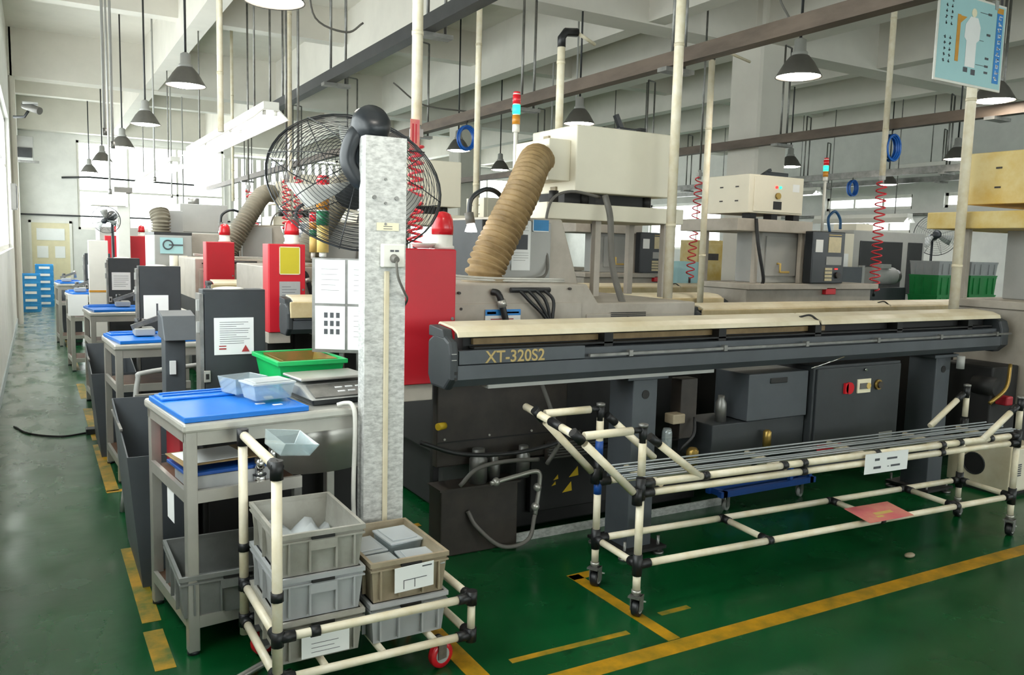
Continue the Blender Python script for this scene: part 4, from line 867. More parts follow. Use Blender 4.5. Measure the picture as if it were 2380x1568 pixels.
        wl = part('lamp_head', B().cyl((2.085, 4.1, 1.69), (2.092, 4.09, 1.63), .026, 14), 'cable_grey', t); part('lamp_bulb', B().lathe([(.02, 0), (.032, -.035), (.034, -.045), (.002, -.047)], (2.095, 4.09, 1.63)), 'work_light', wl)
        for x, z in ((1.83, 1.27), (2.5, 1.29), (1.84, 1.19)): part('cover_screw', B().cyl((x, 3.68, z), (x, 3.7, z), .007, 8), 'oily_brown', t)
    return t
LA = lathe_machine('beige lathe carrying the big cream box and brown bent duct', 'hose_brown', True)
for k, (dx, dy, lab) in enumerate(((-.27, CELL + .12, 'second beige lathe with a grey duct behind the galvanised post'), (-.40, CELL * 2 + .12, 'third beige lathe with a duct behind the second red cabinet'))):
    r = dup(LA, (dx, dy, 0), lab)
    for c in r.children:
        if c.name.startswith('duct_hose'): c.data = c.data.copy(); c.data.materials[0] = MATS['hose_grey']
sheet('machine_paper', (2.35, 4.075, 1.375), (1, 0, 0), (0, 0, 1), .125, .285, 'paper', [('ink', [(.15, .42, .85, .72)]), ('cable_grey', lines(3, .1, .9, .8, .97, .1, 1) + lines(4, .1, .9, .2, .4, .12, 2))], label='white instruction paper with a photo on the beige lathe', cat='notice')
sheet('machine_paper', (2.275, 4.077, 1.41), (1, 0, 0), (0, 0, 1), .075, .2, 'grey_plastic_cool', [('cable_grey', lines(5, .1, .8, .3, .9, .1, 3))], label='grey sheet half hidden by the brown duct', cat='notice')
sheet('blue_card', (2.487, 4.075, 1.6), (1, 0, 0), (0, 0, 1), .11, .068, 'blue_label', [('paper', [(0, 0, .05, 1), (0, 0, 1, .08)])], label='blue card beside the instruction paper on the lathe', cat='card')
sheet('safety_label', (1.975, 3.678, 1.115), (1, 0, 0), (0, 0, 1), .21, .07, 'paper', [('blue_print', [(0, .55, 1, 1)]), ('paper', [(.05, .66, .3, .84), (.5, .7, .95, .82)]), ('ink_red', [(.15, .25, .8, .32)])], label='blue and white safety label low on the beige lathe', cat='label')
stack_light(2.72, 4.70, 1.80, 'tall signal light with lit green lens on a white pole by the big cream box', .026, 'green_lens', .45, 'white_paint', ('red_plastic', 'green_lens', 'amber'), hb=.05, hs=.058)

# ================================================================ BAR FEEDERS
def feeder(label, detail, group='long dark bar feeders'):
    x0, x1, yf, yb = 1.45, 5.50, 3.0, 3.21
    t = thing('bar_feeder', label, 'bar feeder', (3.4, 3.15, 0), group)
    ym = .93
    part('feeder_body', B().prism([(yf, .952), (yf + .035, .918), (yb, .918), (yb, 1.06), (yf + .03, 1.06), (yf + .03, 1.012), (yf, 1.010)], 0, x0 + .03, x1 - .02), 'slate', t, .003)
    ec = [(yf - .005, .955), (yf + .05, .905), (yb - .02, .905), (yb + .01, .95), (yb + .01, 1.10), (yb - .06, 1.135), (yf + .06, 1.13), (yf + .012, 1.11), (yf - .005, 1.06)]
    part('end_cap', B().prism(ec, 0, x0, x0 + .042), 'slate_dark', t, .012)
    part('end_cap', B().prism(ec, 0, x1 - .06, x1 + .03), 'slate_dark', t, .012)
    part('name_panel', B().box(x0 + .046, x0 + .68, yf + .004, yf + .03, 1.014, 1.072), 'slate', t, .002)
    part('inner_channel', B().box(x0 + .12, x1 - .06, yf + .12, yb - .01, 1.06, 1.12), 'near_black', t)
    part('guide_bar', B().box(x0 + .16, x0 + 2.4, yf + .10, yf + .12, 1.085, 1.112), 'hose_brown', t); part('guide_lip', B().box(x0 + .14, x1 - .08, yf + .05, yf + .10, 1.072, 1.080), 'near_black', t)
    part('edge_rail', B().box(x0 + .70, x1 + .05, yf - .01, yf + .005, 1.022, 1.034), 'steel_dull', t)
    for i in range(6): x = x0 + .92 + i * .6; part('rail_clip', B().box(x, x + .022, yf - .014, yf + .01, 1.016, 1.044), 'steel_dull', t)
    for i in range(5): x = x0 + .82 + i * .72; part('channel_bracket', B().box(x, x + .05, yf + .05, yf + .2, 1.06, 1.125), 'near_black', t)
    cov = [(yf + .012, 1.128), (yf + .02, 1.15), (yf + .07, 1.168), (yf + .2, 1.178), (yb, 1.172), (yb, 1.164), (yf + .2, 1.168), (yf + .075, 1.158), (yf + .03, 1.142), (yf + .02, 1.126)]
    part('cover', B().prism(cov, 0, x0 + .045, 3.70), 'cream', t, .002); part('cover', B().prism(cov, 0, 3.72, x1 - .05), 'cream', t, .002)
    part('cover_end', B().prism([(yf + .06, 1.12), (yf + .075, 1.156), (yf + .2, 1.166), (yb, 1.162), (yb, 1.12)], 0, x0 - .0, x0 + .045), 'slate_dark', t, .004)
    part('cover_handle', B().tube(smooth_path([(3.60, yf + .07, 1.168), (3.66, yf + .05, 1.178), (3.70, yf + .03, 1.15)]), .006, 6), 'near_black', t)
    part('under_flange', B().box(x0 + .2, x0 + 1.5, yf + .03, yb, .902, .918), 'machine_grey', t)
    for xa in (2.47, 4.88):
        part('stand_column', B().box(xa, xa + .15, 3.07, 3.26, .03, .885), 'slate', t, .006); part('column_head', B().box(xa - .05, xa + .2, 3.05, 3.28, .885, .905), 'slate', t, .003)
        part('column_hole', B().cyl((xa + .075, 3.066, .81), (xa + .075, 3.07, .81), .022, 16), 'near_black', t); part('column_base', B().box(xa - .06, xa + .21, 3.02, 3.32, .03, .045), 'near_black', t)
        for bx_, by_ in ((xa - .03, 3.05), (xa + .18, 3.05), (xa - .03, 3.3), (xa + .18, 3.3)): part('levelling_foot', B().cyl((bx_, by_, 0), (bx_, by_, .012), .03, 12).cyl((bx_, by_, .01), (bx_, by_, .09), .008, 8), 'steel_dull', t)
    if detail:
        for z in (1.06, 1.035): part('cap_mark', B().box(x0 + .008, x0 + .03, yf - .0065, yf - .004, z, z + .003), 'machine_grey', t)
        for z in (.975, .95): part('cap_slot', B().box(x0 + .022, x0 + .034, yf - .0065, yf - .004, z, z + .013), 'near_black', t)
        text('lettering', 'XT-320S2', .072, 'gold', t, (x0 + .17, yf + .003, 1.018), (1, 0, 0), (0, 0, 1), .001)
        el = part('control_cabinet', B().box(3.70, 4.46, 3.03, 3.35, .30, .895), 'slate_dark', t, .006); part('cabinet_door', B().box(3.715, 4.445, 3.015, 3.03, .42, .88), 'slate_dark', el, .004)
        part('switch_knob', B().cyl((3.975, 3.0, .76), (3.975, 3.015, .76), .034, 16).box(3.935, 3.96, 3.0, 3.015, .73, .79), 'red_plastic', el); part('switch_plate', B().box(4.05, 4.165, 3.008, 3.015, .725, .805), 'paper_cream', el); part('switch_face', B().box(4.068, 4.13, 3.003, 3.008, .748, .782), 'lamp_grey', el); part('switch_key', B().cyl((4.14, 3.0, .764), (4.14, 3.008, .764), .018, 12), 'yellow_plastic', el); part('push_button', B().cyl((4.235, 3.002, .765), (4.235, 3.015, .765), .03, 16), 'brass', el); part('button_cap', B().cyl((4.238, 2.992, .765), (4.238, 3.002, .765), .02, 14), 'oily_brown', el)
        part('door_stud', B().cyl((4.11, 3.0, .86), (4.11, 3.015, .86), .008, 8), 'chrome', el)
        part('rating_plate', B().box(4.28, 4.40, 3.012, 3.015, .42, .475), 'machine_grey', el); part('red_label', B().box(3.74, 3.94, 3.008, 3.0125, .42, .45), 'red_paint', el)
        gbx = part('oil_tank', B().box(3.225, 3.68, 3.05, 3.3, .62, .872), 'slate', t, .005); part('tank_handle_hole', B().box(3.38, 3.51, 3.044, 3.051, .815, .845), 'near_black', gbx, .008); part('tank_lower', B().box(3.0, 3.69, 3.07, 3.33, .42, .615), 'slate_dark', t, .005)
        part('pump_bottle', B().lathe([(.03, 0), (.03, .1), (.018, .12), (.018, .14)], (3.12, 3.14, .615)), 'steel_dull', t); part('brass_filter', B().lathe([(.022, 0), (.022, .09), (.012, .1)], (3.36, 3.03, .47)), 'brass', t)
        part('pneumatic_unit', B().box(2.82, 2.93, 3.12, 3.2, .55, .86), 'oily_brown', t, .004); part('regulator', B().box(2.74, 2.82, 3.08, 3.15, .64, .69), 'grey_plastic_brown', t, .006); part('regulator_bowl', B().lathe([(.022, -.1), (.026, -.08), (.026, 0), (.02, .02)], (2.72, 3.1, .6)), 'clear_plastic', t)
        part('pneumatic_hose', B().tube(smooth_path([(2.9, 3.1, .66), (2.86, 3.06, .58), (2.8, 3.08, .5), (2.9, 3.1, .44)]), .009, 6), 'cable', t); part('brown_bowl', B().lathe([(.03, -.07), (.032, 0), (.02, .015)], (2.86, 3.06, .5)), 'brass', t)
        part('stray_rod', B().cyl((3.62, 2.985, .895), (3.85, 2.96, .95), .0035, 6), 'chrome', t)
    if not detail: part('oily_front', B().box(x0 + .02, x1 - .05, yf - .012, yf + .012, 1.03, 1.14), 'oil_cream', t, .006)
    return t
F1 = feeder('long dark bar feeder with cream lid running behind the bar rack', True)
f2 = feeder('second bar feeder with oily cream cover right of the beige lathe', False); f2.location = Vector(f2.location) + Vector((2.82, 1.56, -.06))
f3 = dup(f2, (0, 0, 0), 'third bar feeder behind the beige lathe platform'); f3.location = Vector((3.4, 3.15 + CELL + .1, -.04))
f4 = dup(f2, (0, 0, 0), 'fourth bar feeder far behind the beige lathes'); f4.location = Vector((3.3, 3.15 + CELL * 2, -.04))

# dark machinery below the feeder
cz = thing('coolant_tank', 'dark coolant tank on the floor behind the crate cart', 'tank', (1.85, 3.55, 0))
part('tank_box', B().box(1.64, 2.07, 3.46, 3.6, .0, .33), 'oily_brown', cz, .006); part('tank_lid', B().box(1.63, 2.08, 3.45, 3.6, .33, .34), 'oily_brown', cz)
for x, r, h in ((1.86, .045, .17), (1.95, .03, .13), (2.12, .035, .16)): part('pump_motor', B().lathe([(r, 0), (r, h * .7), (r * .7, h * .8), (r * .7, h)], (x, 3.50, .342)), 'steel_dull', cz)
part('valve_pipe', B().tube(smooth_path([(1.9, 3.44, .345), (2.05, 3.43, .37), (2.16, 3.42, .38), (2.17, 3.42, .3), (2.15, 3.42, .16)]), .012, 8), 'steel', cz)
for p in ((1.93, 3.44, .35), (2.16, 3.42, .3), (2.15, 3.42, .2)): part('valve_nut', B().sphere(p, .022, 10), 'steel', cz)
part('return_hose', B().tube(smooth_path([(2.15, 3.42, .16), (2.1, 3.40, .04), (1.95, 3.40, .03), (1.82, 3.42, .14), (1.78, 3.45, .22)]), .011, 8), 'cable_grey', cz)
part('arched_hose', B().tube(smooth_path([(1.72, 3.42, .36), (1.8, 3.40, .44), (1.95, 3.40, .46), (2.15, 3.40, .45)]), .011, 8), 'cable_grey', cz)
part('long_hose', B().tube(smooth_path([(1.5, 3.4, .60), (1.7, 3.38, .53), (1.95, 3.36, .51), (2.2, 3.36, .53), (2.4, 3.4, .57)]), .011, 8), 'cable', cz)
part('upright_hose', B().tube(smooth_path([(2.12, 3.36, .86), (2.18, 3.34, .7), (2.24, 3.36, .54), (2.2, 3.4, .42)]), .011, 8), 'cable_grey', cz)
cp = thing('cover_plate', 'dark oily cover plate with small bolts under the feeder end', 'machine cover', (2.0, 3.52, .4))
part('plate', B().box(1.66, 2.42, 3.56, 3.615, .42, .845), 'oily_brown', cp, .006); part('plate_seam', B().box(1.66, 2.42, 3.556, 3.56, .54, .546), 'near_black', cp)
for x in (1.70, 1.95, 2.2, 2.36):
    for z in (.56, .82): part('plate_bolt', B().cyl((x, 3.554, z), (x, 3.56, z), .006, 8), 'steel', cp)
part('yellow_cap', B().cyl((1.655, 3.54, .63), (1.70, 3.56, .63), .018, 12), 'yellow_sign', cp)
mc = thing('chip_conveyor', 'black chip conveyor base with yellow warning triangles', 'machine base', (2.6, 3.6, 0))
part('conveyor_body', B().box(2.2, 3.38, 3.55, 3.59, .12, .415), 'near_black', mc, .006); part('conveyor_louvre', B().box(2.28, 2.62, 3.53, 3.55, .4, .5), 'oily_brown', mc)
for i in range(6): part('louvre_slat', B().box(2.29, 2.61, 3.52, 3.53, .408 + i * .015, .415 + i * .015), 'lamp_grey', mc)
for x, z, s in ((2.44, .285, .06), (2.40, .205, .06), (2.34, .28, .03), (2.33, .25, .025)): part('warning_triangle', B().prism([(x, z), (x + s, z + .005), (x + s * .9, z + s * .9)], 1, 3.547, 3.55), 'yellow_sign', mc)
part('floor_strip', B().box(2.05, 3.55, 3.49, 3.5, .0, .045), 'galvanised', loc=(2.8, 3.5, 0), label='pale metal kick strip on the floor in front of the lathe base', cat='metal strip')
ot = thing('dark_fill_block', 'long black block added to fill the dark gap below the second bar feeder', 'tank', (4.5, 4.0, 0))  # near-black block added to close the dark view under the feeders
part('fill_body', B().box(3.56, 6.9, 3.80, 4.4, .04, .80), 'near_black', ot, .01); part('fill_skid', B().box(3.6, 6.85, 3.86, 4.3, 0, .04), 'oily_brown', ot); part('tank_lid', B().box(3.54, 6.92, 3.78, 4.42, .80, .82), 'oily_brown', ot); part('fill_plate', B().box(4.3, 4.34, 3.785, 3.80, .3, .55), 'steel_dull', ot)
dl = thing('blue_dolly', 'blue steel dolly on casters under the bar feeder', 'dolly', (3.8, 3.42, 0))
for a, c in (((3.38, 3.36, .12), (4.15, 3.36, .12)), ((3.38, 3.46, .12), (4.15, 3.46, .12)), ((3.4, 3.36, .12), (3.4, 3.46, .12)), ((4.13, 3.36, .12), (4.13, 3.46, .12))):
    part('dolly_rail', B().box(min(a[0], c[0]) - .015, max(a[0], c[0]) + .015, min(a[1], c[1]) - .015, max(a[1], c[1]) + .015, .10, .135), 'blue_paint', dl)
for x in (3.95, 4.12): part('dolly_post', B().box(x, x + .025, 3.36, 3.385, .13, .30), 'blue_paint', dl)
for x in (3.45, 4.08): caster(dl, x, 3.4, .1, .03, 'machine_grey', .3, False, .02)

# ================================================================ BAR RACK CART WITH STEEL RODS
def bar_rack():
    FL, FR, BL, BR = Vector((2.09, 2.525, 0)), Vector((4.575, 2.385, 0)), Vector((2.115, 2.85, 0)), Vector((4.63, 2.715, 0))
    t = thing('bar_rack', 'cream pipe rack on casters holding steel bars beside the yellow line', 'rack', (3.3, 2.6, 0))
    ex = (FR - FL).normalized(); ey = (BL - FL).normalized(); Z = Vector((0, 0, 1)); R_ = .0165
    tops = {'FL': .80, 'BL': .825, 'FR': .765, 'BR': .775}
    posts = {'FL': FL, 'BL': BL, 'FR': FR, 'BR': BR}
    zt, zt2, zl = .565, .525, .225
    for k, P in posts.items():
        h = tops[k]
        for a, c in ((.12, zl - .03), (zl + .03, zt2 - .03), (zt + .035, h - .05)):
            pipe(t, P + Z * a, P + Z * c, R_)
        for z in (zl, zt2 + .02): joint(t, P + Z * z, Z, .09, .021)
        joint(t, P + Z * (h - .03), Z, .07, .017); part('post_cap', B().lathe([(.02, 0), (.02, .012), (.006, .016)], P + Z * h), 'steel_dull', t)
        left = 'L' in k; s = 1 if left else -1
        # inner brace of the cradle
        a, c = P + Z * (h - .04) + ex * s * .03, P + Z * (zt + .0) + ex * s * .30
        pipe(t, a.lerp(c, .18), c, R_); joint(t, a.lerp(c, .1), (c - a), .06, .018)
        if left:
            hd = P + Z * (h - .015) - ex * .31
            pipe(t, P + Z * (h - .012) - ex * .055, hd + ex * .03, R_); joint(t, P + Z * (h - .012) - ex * .03, ex, .06, .012)
            a, c = hd, P + Z * (zt2 - .01) - ex * .015
            pipe(t, a.lerp(c, .12), a.lerp(c, .93), R_); joint(t, hd, (c - a), .06, .02); joint(t, c, Z, .07, .022)
    # handle across the outer ends
    a, c = FL + Z * .785 - ex * .31, BL + Z * .81 - ex * .31
    e = (c - a).normalized(); pipe(t, a + e * .03, a + e * .13, R_); joint(t, a + e * .17, e, .09, .019); pipe(t, a + e * .22, c + e * .12, R_)
    def run(A, Bp, z, cuts, m='pipe_cream', mate=None):
        d = Bp - A; L = d.length; d.normalize(); s = .06
        for cpt in list(cuts) + [L - .06]:
            pipe(t, A + d * s + Z * z, A + d * (cpt - .014) + Z * z, R_ * .95)
            if cpt < L - .07: joint(t, A + d * cpt + Z * z, d, .03, .0195)
            s = cpt + .014
        for e_, f in ((A, .03), (Bp, -.03)): joint(t, e_ + d * f + Z * z, d, .06, .02)
    run(FL, FR, zt, (.33, .78, .90, 1.38, 1.86, 2.0, 2.25)); run(FL, FR, zt2, (.90, 1.86)); run(FL, FR, zl, (.72, 1.45, 2.02))
    run(BL, BR, .485, (.9, 1.86)); run(BL, BR, zl, (.72, 1.45, 2.02))
    for f in (0, .72 / 2.49, 1.45 / 2.49, 2.02 / 2.49, 1):
        A, C = FL.lerp(FR, f), BL.lerp(BR, f); d = (C - A).normalized()
        pipe(t, A + d * .045 + Z * zl, C - d * .045 + Z * zl, R_ * .9)
        for q, s in ((A, 1), (C, -1)): joint(t, q + d * s * .03 + Z * zl, d, .05, .0195)
    for f in (.05, .33, .55, .78, .96):
        A, C = FL.lerp(FR, f), BL.lerp(BR, f); d = (C - A).normalized(); pipe(t, A + d * .03 + Z * (zt - .02), C - d * .03 + Z * (zt - .02), R_ * .9)
    for k, P in posts.items():
        part('caster_stem', B().cyl(P + Z * .09, P + Z * .125, .012, 10).cyl(P + Z * .105, P + Z * .118, .02, 12), 'steel', t)
        caster(t, P.x, P.y, .095, .035, 'rubber', .5 if 'L' in k else .2, True, .03)
    # blue tape on the back post and brace
    part('blue_tape', B().cyl(BL + Z * .60, BL + Z * .67, .018, 12), 'blue_paint', t); part('blue_tape', B().cyl(BL + Z * .43, BL + Z * .49, .018, 12), 'blue_paint', t)
    return t, FL, ex, ey
RK, RFL, rex, rey = bar_rack()
for i, ov in enumerate((.055, .085, .108, .158, .182, .214, .262)):
    o = RFL + rex * (-.05 + .05 * random.random()) + rey * ov + Vector((0, 0, .5725))
    e = o + rex * (2.62 + .05 * random.random()) + rey * (.012 * (random.random() - .5)); r = .0048
    part('steel_bar', B().cyl(o, e, r, 8), 'rod_steel', loc=tuple(o), label='long thin steel bar lying in the cream pipe rack', cat='bar', group='steel bars in the rack')
sl = RFL + rex * 1.27 + rey * -.028 + Vector((0, 0, .478))
sheet('rack_label', sl, rex, (0, -.02, 1), .30, .098, 'paper', [('ink', [(.22, .62, .33, .74), (.5, .62, .74, .72), (.2, .22, .37, .34), (.52, .26, .56, .3), (.6, .24, .82, .34)])], label='white printed label hanging on the front rails of the bar rack', cat='label')
pk = RFL + rex * 1.30 + rey * -.06 + Vector((0, 0, .247))
sheet('pink_card', pk, rex, (.02, .62, .10), .31, .155, 'paper_pink', [('yellow_plastic', [(.35, .35, .75, .5), (.3, .2, .45, .3)])], label='pink plastic card lying over the lower rail of the bar rack', cat='card', t=.002)
part('floor_debris', B().sphere((3.77, 2.43, .012), .025, 10, (1.4, .8, .5)), 'grey_plastic_brown', loc=(3.77, 2.43, 0), label='small pale lump of debris on the green floor beside the rack', cat='debris')

# ================================================================ MACHINES AT THE OTHER END OF THE FEEDERS
def machine_b(label, boxm):
    t = thing('turning_machine', label, 'machine', (6.2, 3.2, 0), 'turning machines with roof boxes')
    y0 = 2.87
    part('machine_base', B().box(5.62, 7.4, y0 - .05, 3.42, .55, 1.18), 'beige', t, .01); part('base_top', B().box(5.6, 7.45, y0 - .1, 3.45, 1.18, 1.235), 'beige', t, .006)
    part('machine_skirt', B().box(5.65, 7.3, y0 + .08, 3.4, .02, .55), 'near_black', t, .01)
    part('machine_body', B().box(5.95, 6.65, y0 + .1, 3.3, 1.235, 1.72), 'machine_grey', t, .008); part('body_door', B().box(6.0, 6.42, y0 + .085, y0 + .1, 1.3, 1.68), 'machine_grey', t, .004)
    part('door_handle', B().tube([(6.16, y0 + .085, 1.42), (6.16, y0 + .05, 1.42), (6.16, y0 + .05, 1.34), (6.28, y0 + .05, 1.34), (6.28, y0 + .085, 1.34)], .011, 8), 'yellow_plastic', t)
    part('platform', B().box(5.5, 6.5, y0 - .02, 3.62, 1.715, 1.83), 'beige_light', t, .006)
    for x, y in ((5.78, y0 + .02), (6.4, y0 + .02), (5.62, 3.38)): part('platform_leg', B().box(x, x + .045, y, y + .045, 1.235, 1.72), 'beige', t, .003)
    for x in (5.72, 6.0, 6.3): part('damper_foot', B().box(x, x + .08, y0 + .05, y0 + .15, 1.83, 1.885), 'near_black', t)
    rb = part('roof_box', B().box(5.64, 6.36, y0, 3.44, 1.885, 2.235), boxm, t, .006); part('box_door', B().box(5.70, 6.34, y0 - .01, y0, 1.9, 2.22), boxm, rb, .004)
    for y in (3.0, 3.2):
        for z in (1.99, 2.12): part('box_slot', B().box(5.636, 5.64, y, y + .04, z, z + .012), 'oily_brown', rb)
    part('box_lamp', B().cyl((5.98, y0 - .022, 2.13), (5.98, y0 - .01, 2.13), .013, 10), 'led_red', rb); part('box_lamp', B().cyl((6.03, y0 - .022, 2.13), (6.03, y0 - .01, 2.13), .013, 10), 'led_green', rb); part('rotary_switch', B().cyl((6.0, y0 - .03, 2.05), (6.0, y0 - .01, 2.05), .03, 14), 'brass', rb); part('box_plate', B().box(5.95, 6.06, y0 - .012, y0 - .01, 1.925, 2.0), 'near_black', rb); part('box_card', B().box(6.2, 6.29, y0 - .012, y0 - .01, 2.1, 2.17), 'paper', rb)
    cp_ = part('control_panel', B().box(6.40, 6.86, y0 - .12, y0 - .02, 1.24, 1.74), 'black_plastic', t, .008)
    part('panel_screen', B().box(6.62, 6.80, y0 - .124, y0 - .12, 1.54, 1.69), 'screen', cp_); part('panel_stripe', B().box(6.62, 6.80, y0 - .124, y0 - .12, 1.705, 1.712), 'yellow_plastic', cp_); part('panel_keys', B().box(6.6, 6.82, y0 - .124, y0 - .12, 1.42, 1.5), 'machine_grey', cp_)
    for i in range(4): part('key_row', B().box(6.59, 6.69, y0 - .126, y0 - .12, 1.265 + i * .034, 1.29 + i * .034), 'screen', cp_)
    part('panel_dial', B().cyl((6.77, y0 - .14, 1.32), (6.77, y0 - .12, 1.32), .03, 14), 'oily_brown', cp_); part('panel_lamp', B().box(6.73, 6.77, y0 - .126, y0 - .12, 1.375, 1.388), 'led_red', cp_); part('panel_card', B().box(6.44, 6.54, y0 - .124, y0 - .12, 1.54, 1.66), 'paper', cp_)
    part('emergency_stop', B().box(6.66, 6.80, y0 - .1, y0 - .03, 1.13, 1.2), 'red_plastic', t, .006)
    part('drain_hose', B().tube(smooth_path([(5.72, y0 - .03, 1.83), (5.73, y0 - .06, 1.6), (5.8, y0 - .08, 1.3), (5.82, y0 - .05, 1.22)]), .016, 8), 'cable', t)
    return t
MB0 = machine_b('beige turning machine with oil-yellowed roof box at the picture edge', 'oil_yellow')
for c in MB0.children:
    if c.name.startswith('platform') and 'leg' not in c.name: c.data.materials[0] = MATS['oil_yellow']
MBs = []
for k, lab in ((1, 'turning machine with black control panel below the concrete column'), (2, 'turning machine with black control panel seen under the lathe platform'), (3, 'farther turning machine behind the lathe platform')):
    r = dup(MB0, (0.02 * k, 2.62 * k, 0), lab)
    for c in r.children:
        if c.name.startswith('platform') and 'leg' not in c.name: c.data = c.data.copy(); c.data.materials[0] = MATS['beige']
        if c.name.startswith('roof_box'):
            c.data = c.data.copy(); c.data.materials[0] = MATS['beige_light']
            for g in c.children:
                if g.name.startswith('box_door'): g.data = g.data.copy(); g.data.materials[0] = MATS['beige_light']
stack_light(6.75, 5.55, 1.72, 'tall signal light with lit green lens beside the black control panel', .026, 'green_lens', .52, 'white_paint', ('red_plastic', 'green_lens', 'amber'), hb=.04, hs=.05)
cbx = thing('coolant_cabinet', 'cream coolant cabinet with a round fan hole at the rack end', 'cabinet', (5.4, 2.95, 0))
part('cabinet_case', B().box(5.3, 5.6, 2.79, 3.20, .03, .33), 'cream', cbx, .006); part('front_panel', B().box(5.31, 5.6, 2.775, 2.79, .045, .315), 'beige_light', cbx, .004)
part('fan_opening', B().lathe([(.066, 0), (.066, .006)], (5.296, 3.02, .175), (1, 0, 0), 24), 'near_black', cbx); part('fan_ring', B().tube([(5.296, 3.02 + .07 * math.cos(a), .175 + .07 * math.sin(a)) for a in [2 * math.pi * i / 24 for i in range(24)]], .005, 6, closed=True), 'dark_metal', cbx)
for i in range(6): part('vent_slot', B().box(5.36, 5.4, 2.772, 2.776, .14 + i * .014, .147 + i * .014), 'ink', cbx)
part('cabinet_feet', B().box(5.32, 5.58, 2.82, 3.17, 0, .03), 'near_black', cbx)
hb = thing('hydraulic_unit', 'dark clutter of valves and hoses right of the bar feeder', 'machine unit', (5.4, 3.2, .33))
part('unit_block', B().box(5.30, 5.6, 2.95, 3.3, .332, .82), 'near_black', hb, .01); part('unit_motor', B().cyl((5.28, 2.9, .70), (5.28, 3.05, .70), .06, 16), 'near_black', hb); part('unit_tube', B().tube(smooth_path([(5.2, 2.9, .6), (5.3, 2.86, .7), (5.4, 2.9, .84)]), .012, 8), 'brass', hb); part('unit_valve', B().box(5.33, 5.4, 2.86, 2.94, .58, .64), 'red_dark', hb, .01); part('pipe_stub', B().cyl((5.02, 3.0, .82), (5.02, 3.0, .90), .024, 12), 'machine_grey', hb)

# ================================================================ BACKGROUND MACHINES AND STORES
f5 = dup(f2, (0, 2.75, .02), 'fifth bar feeder with pale cover in front of the far turning machine')
gm = thing('grey_machine', 'large grey machining centre with two black windows near the grey wall', 'machine', (11, 8.5, 0))
part('machine_case', B().box(10.42, 12.15, 8.0, 9.6, .05, 1.9), 'machine_grey', gm, .01); part('machine_foot', B().box(10.5, 12.1, 8.05, 9.5, 0, .05), 'near_black', gm)
part('door_window', B().box(10.58, 11.58, 7.985, 8.0, .95, 1.75), 'vinyl_black', gm, .01); part('door_window', B().box(11.72, 12.08, 7.985, 8.0, .95, 1.75), 'vinyl_black', gm, .01)
part('side_panel', B().box(9.97, 10.38, 7.95, 8.6, .05, 1.84), 'beige_light', gm, .008); part('panel_paper', B().box(10.02, 10.27, 7.945, 7.95, 1.2, 1.55), 'paper', gm); part('top_cover', B().box(10.6, 11.0, 8.1, 8.5, 1.9, 2.0), 'beige_light', gm, .006); part('machine_lamp', B().tube(smooth_path([(9.9, 8.0, 1.85), (9.85, 8.0, 2.05), (9.98, 8.0, 2.15), (10.1, 8.0, 2.05), (10.12, 8.0, 1.9)]), .02, 8), 'blue_bin', gm)
for j, (x, n) in enumerate(((10.28, 5), (10.98, 5))):
    for i in range(n):
        crate((x, 6.55, .0 + i * .26), .62, .42, .26, 'green_crate', '%s green crate of the stack %s' % (('lowest', 'second', 'third', 'fourth', 'topmost')[i], ('next to the coil hose', 'behind the cream air pole')[j]), group='green crates stacked near the grey wall', grip=False)
    crate((x, 6.55, n * .26), .62, .42, .18, 'grey_plastic_cool', ('grey crate on the green stack next to the coil hose', 'grey crate on the green stack behind the cream air pole')[j], group='grey crates on the green stacks', grip=False)
ff, *_ = wire_fan((13.9, 9.0, 1.9), (-.75, -.65, .1), .36, 'pale far pedestal fan before the grey wall', False, 9); part('fan_pole', B().cyl((13.95, 9.05, 0), (13.95, 9.05, 1.85), .022, 10), 'black_plastic', ff); part('fan_base', B().lathe([(.24, 0), (.22, .04), (.03, .06)], (13.95, 9.05, 0)), 'black_plastic', ff)
ff, *_ = wire_fan((.98, 13.8, 1.82), (-.3, -.9, -.2), .2, 'dark fan on a stand near the far red cabinets', False, 9); part('fan_pole', B().cyl((1.0, 13.85, 0), (1.0, 13.85, 1.78), .022, 10), 'black_plastic', ff); part('fan_base', B().lathe([(.2, 0), (.18, .04), (.03, .06)], (1.0, 13.85, 0)), 'black_plastic', ff)
pm = thing('pump_unit', 'silver pump motor standing on a dark bench by the green crates', 'pump', (9.9, 7.0, 0))
part('pump_bench', B().box(8.5, 10.0, 6.8, 7.3, 0, 1.12), 'slate_dark', pm, .008); part('pump_motor', B().cyl((9.45, 7.0, 1.26), (9.95, 7.0, 1.26), .12, 20), 'machine_grey', pm); part('motor_end', B().cyl((9.95, 7.0, 1.26), (10.05, 7.0, 1.26), .09, 20), 'steel_dull', pm); part('motor_box', B().box(9.6, 9.8, 6.9, 7.05, 1.36, 1.42), 'machine_grey', pm, .006); part('pump_panel', B().box(8.5, 9.05, 6.78, 6.8, .9, 1.38), 'slate', pm, .006); part('panel_edge', B().box(9.05, 9.1, 6.78, 6.84, .9, 1.4), 'machine_grey', pm)
yd = thing('yellow_locker', 'yellow sheet metal locker seen under the far machine platforms', 'locker', (8.2, 9.3, 0)); part('locker_body', B().box(8.6, 9.15, 9.3, 9.7, .03, 1.7), 'oil_yellow', yd, .008); part('locker_door', B().box(8.63, 9.12, 9.285, 9.3, .1, 1.64), 'oil_yellow', yd, .004); part('locker_vent', B().box(8.75, 9.0, 9.28, 9.286, 1.4, 1.5), 'oily_brown', yd)
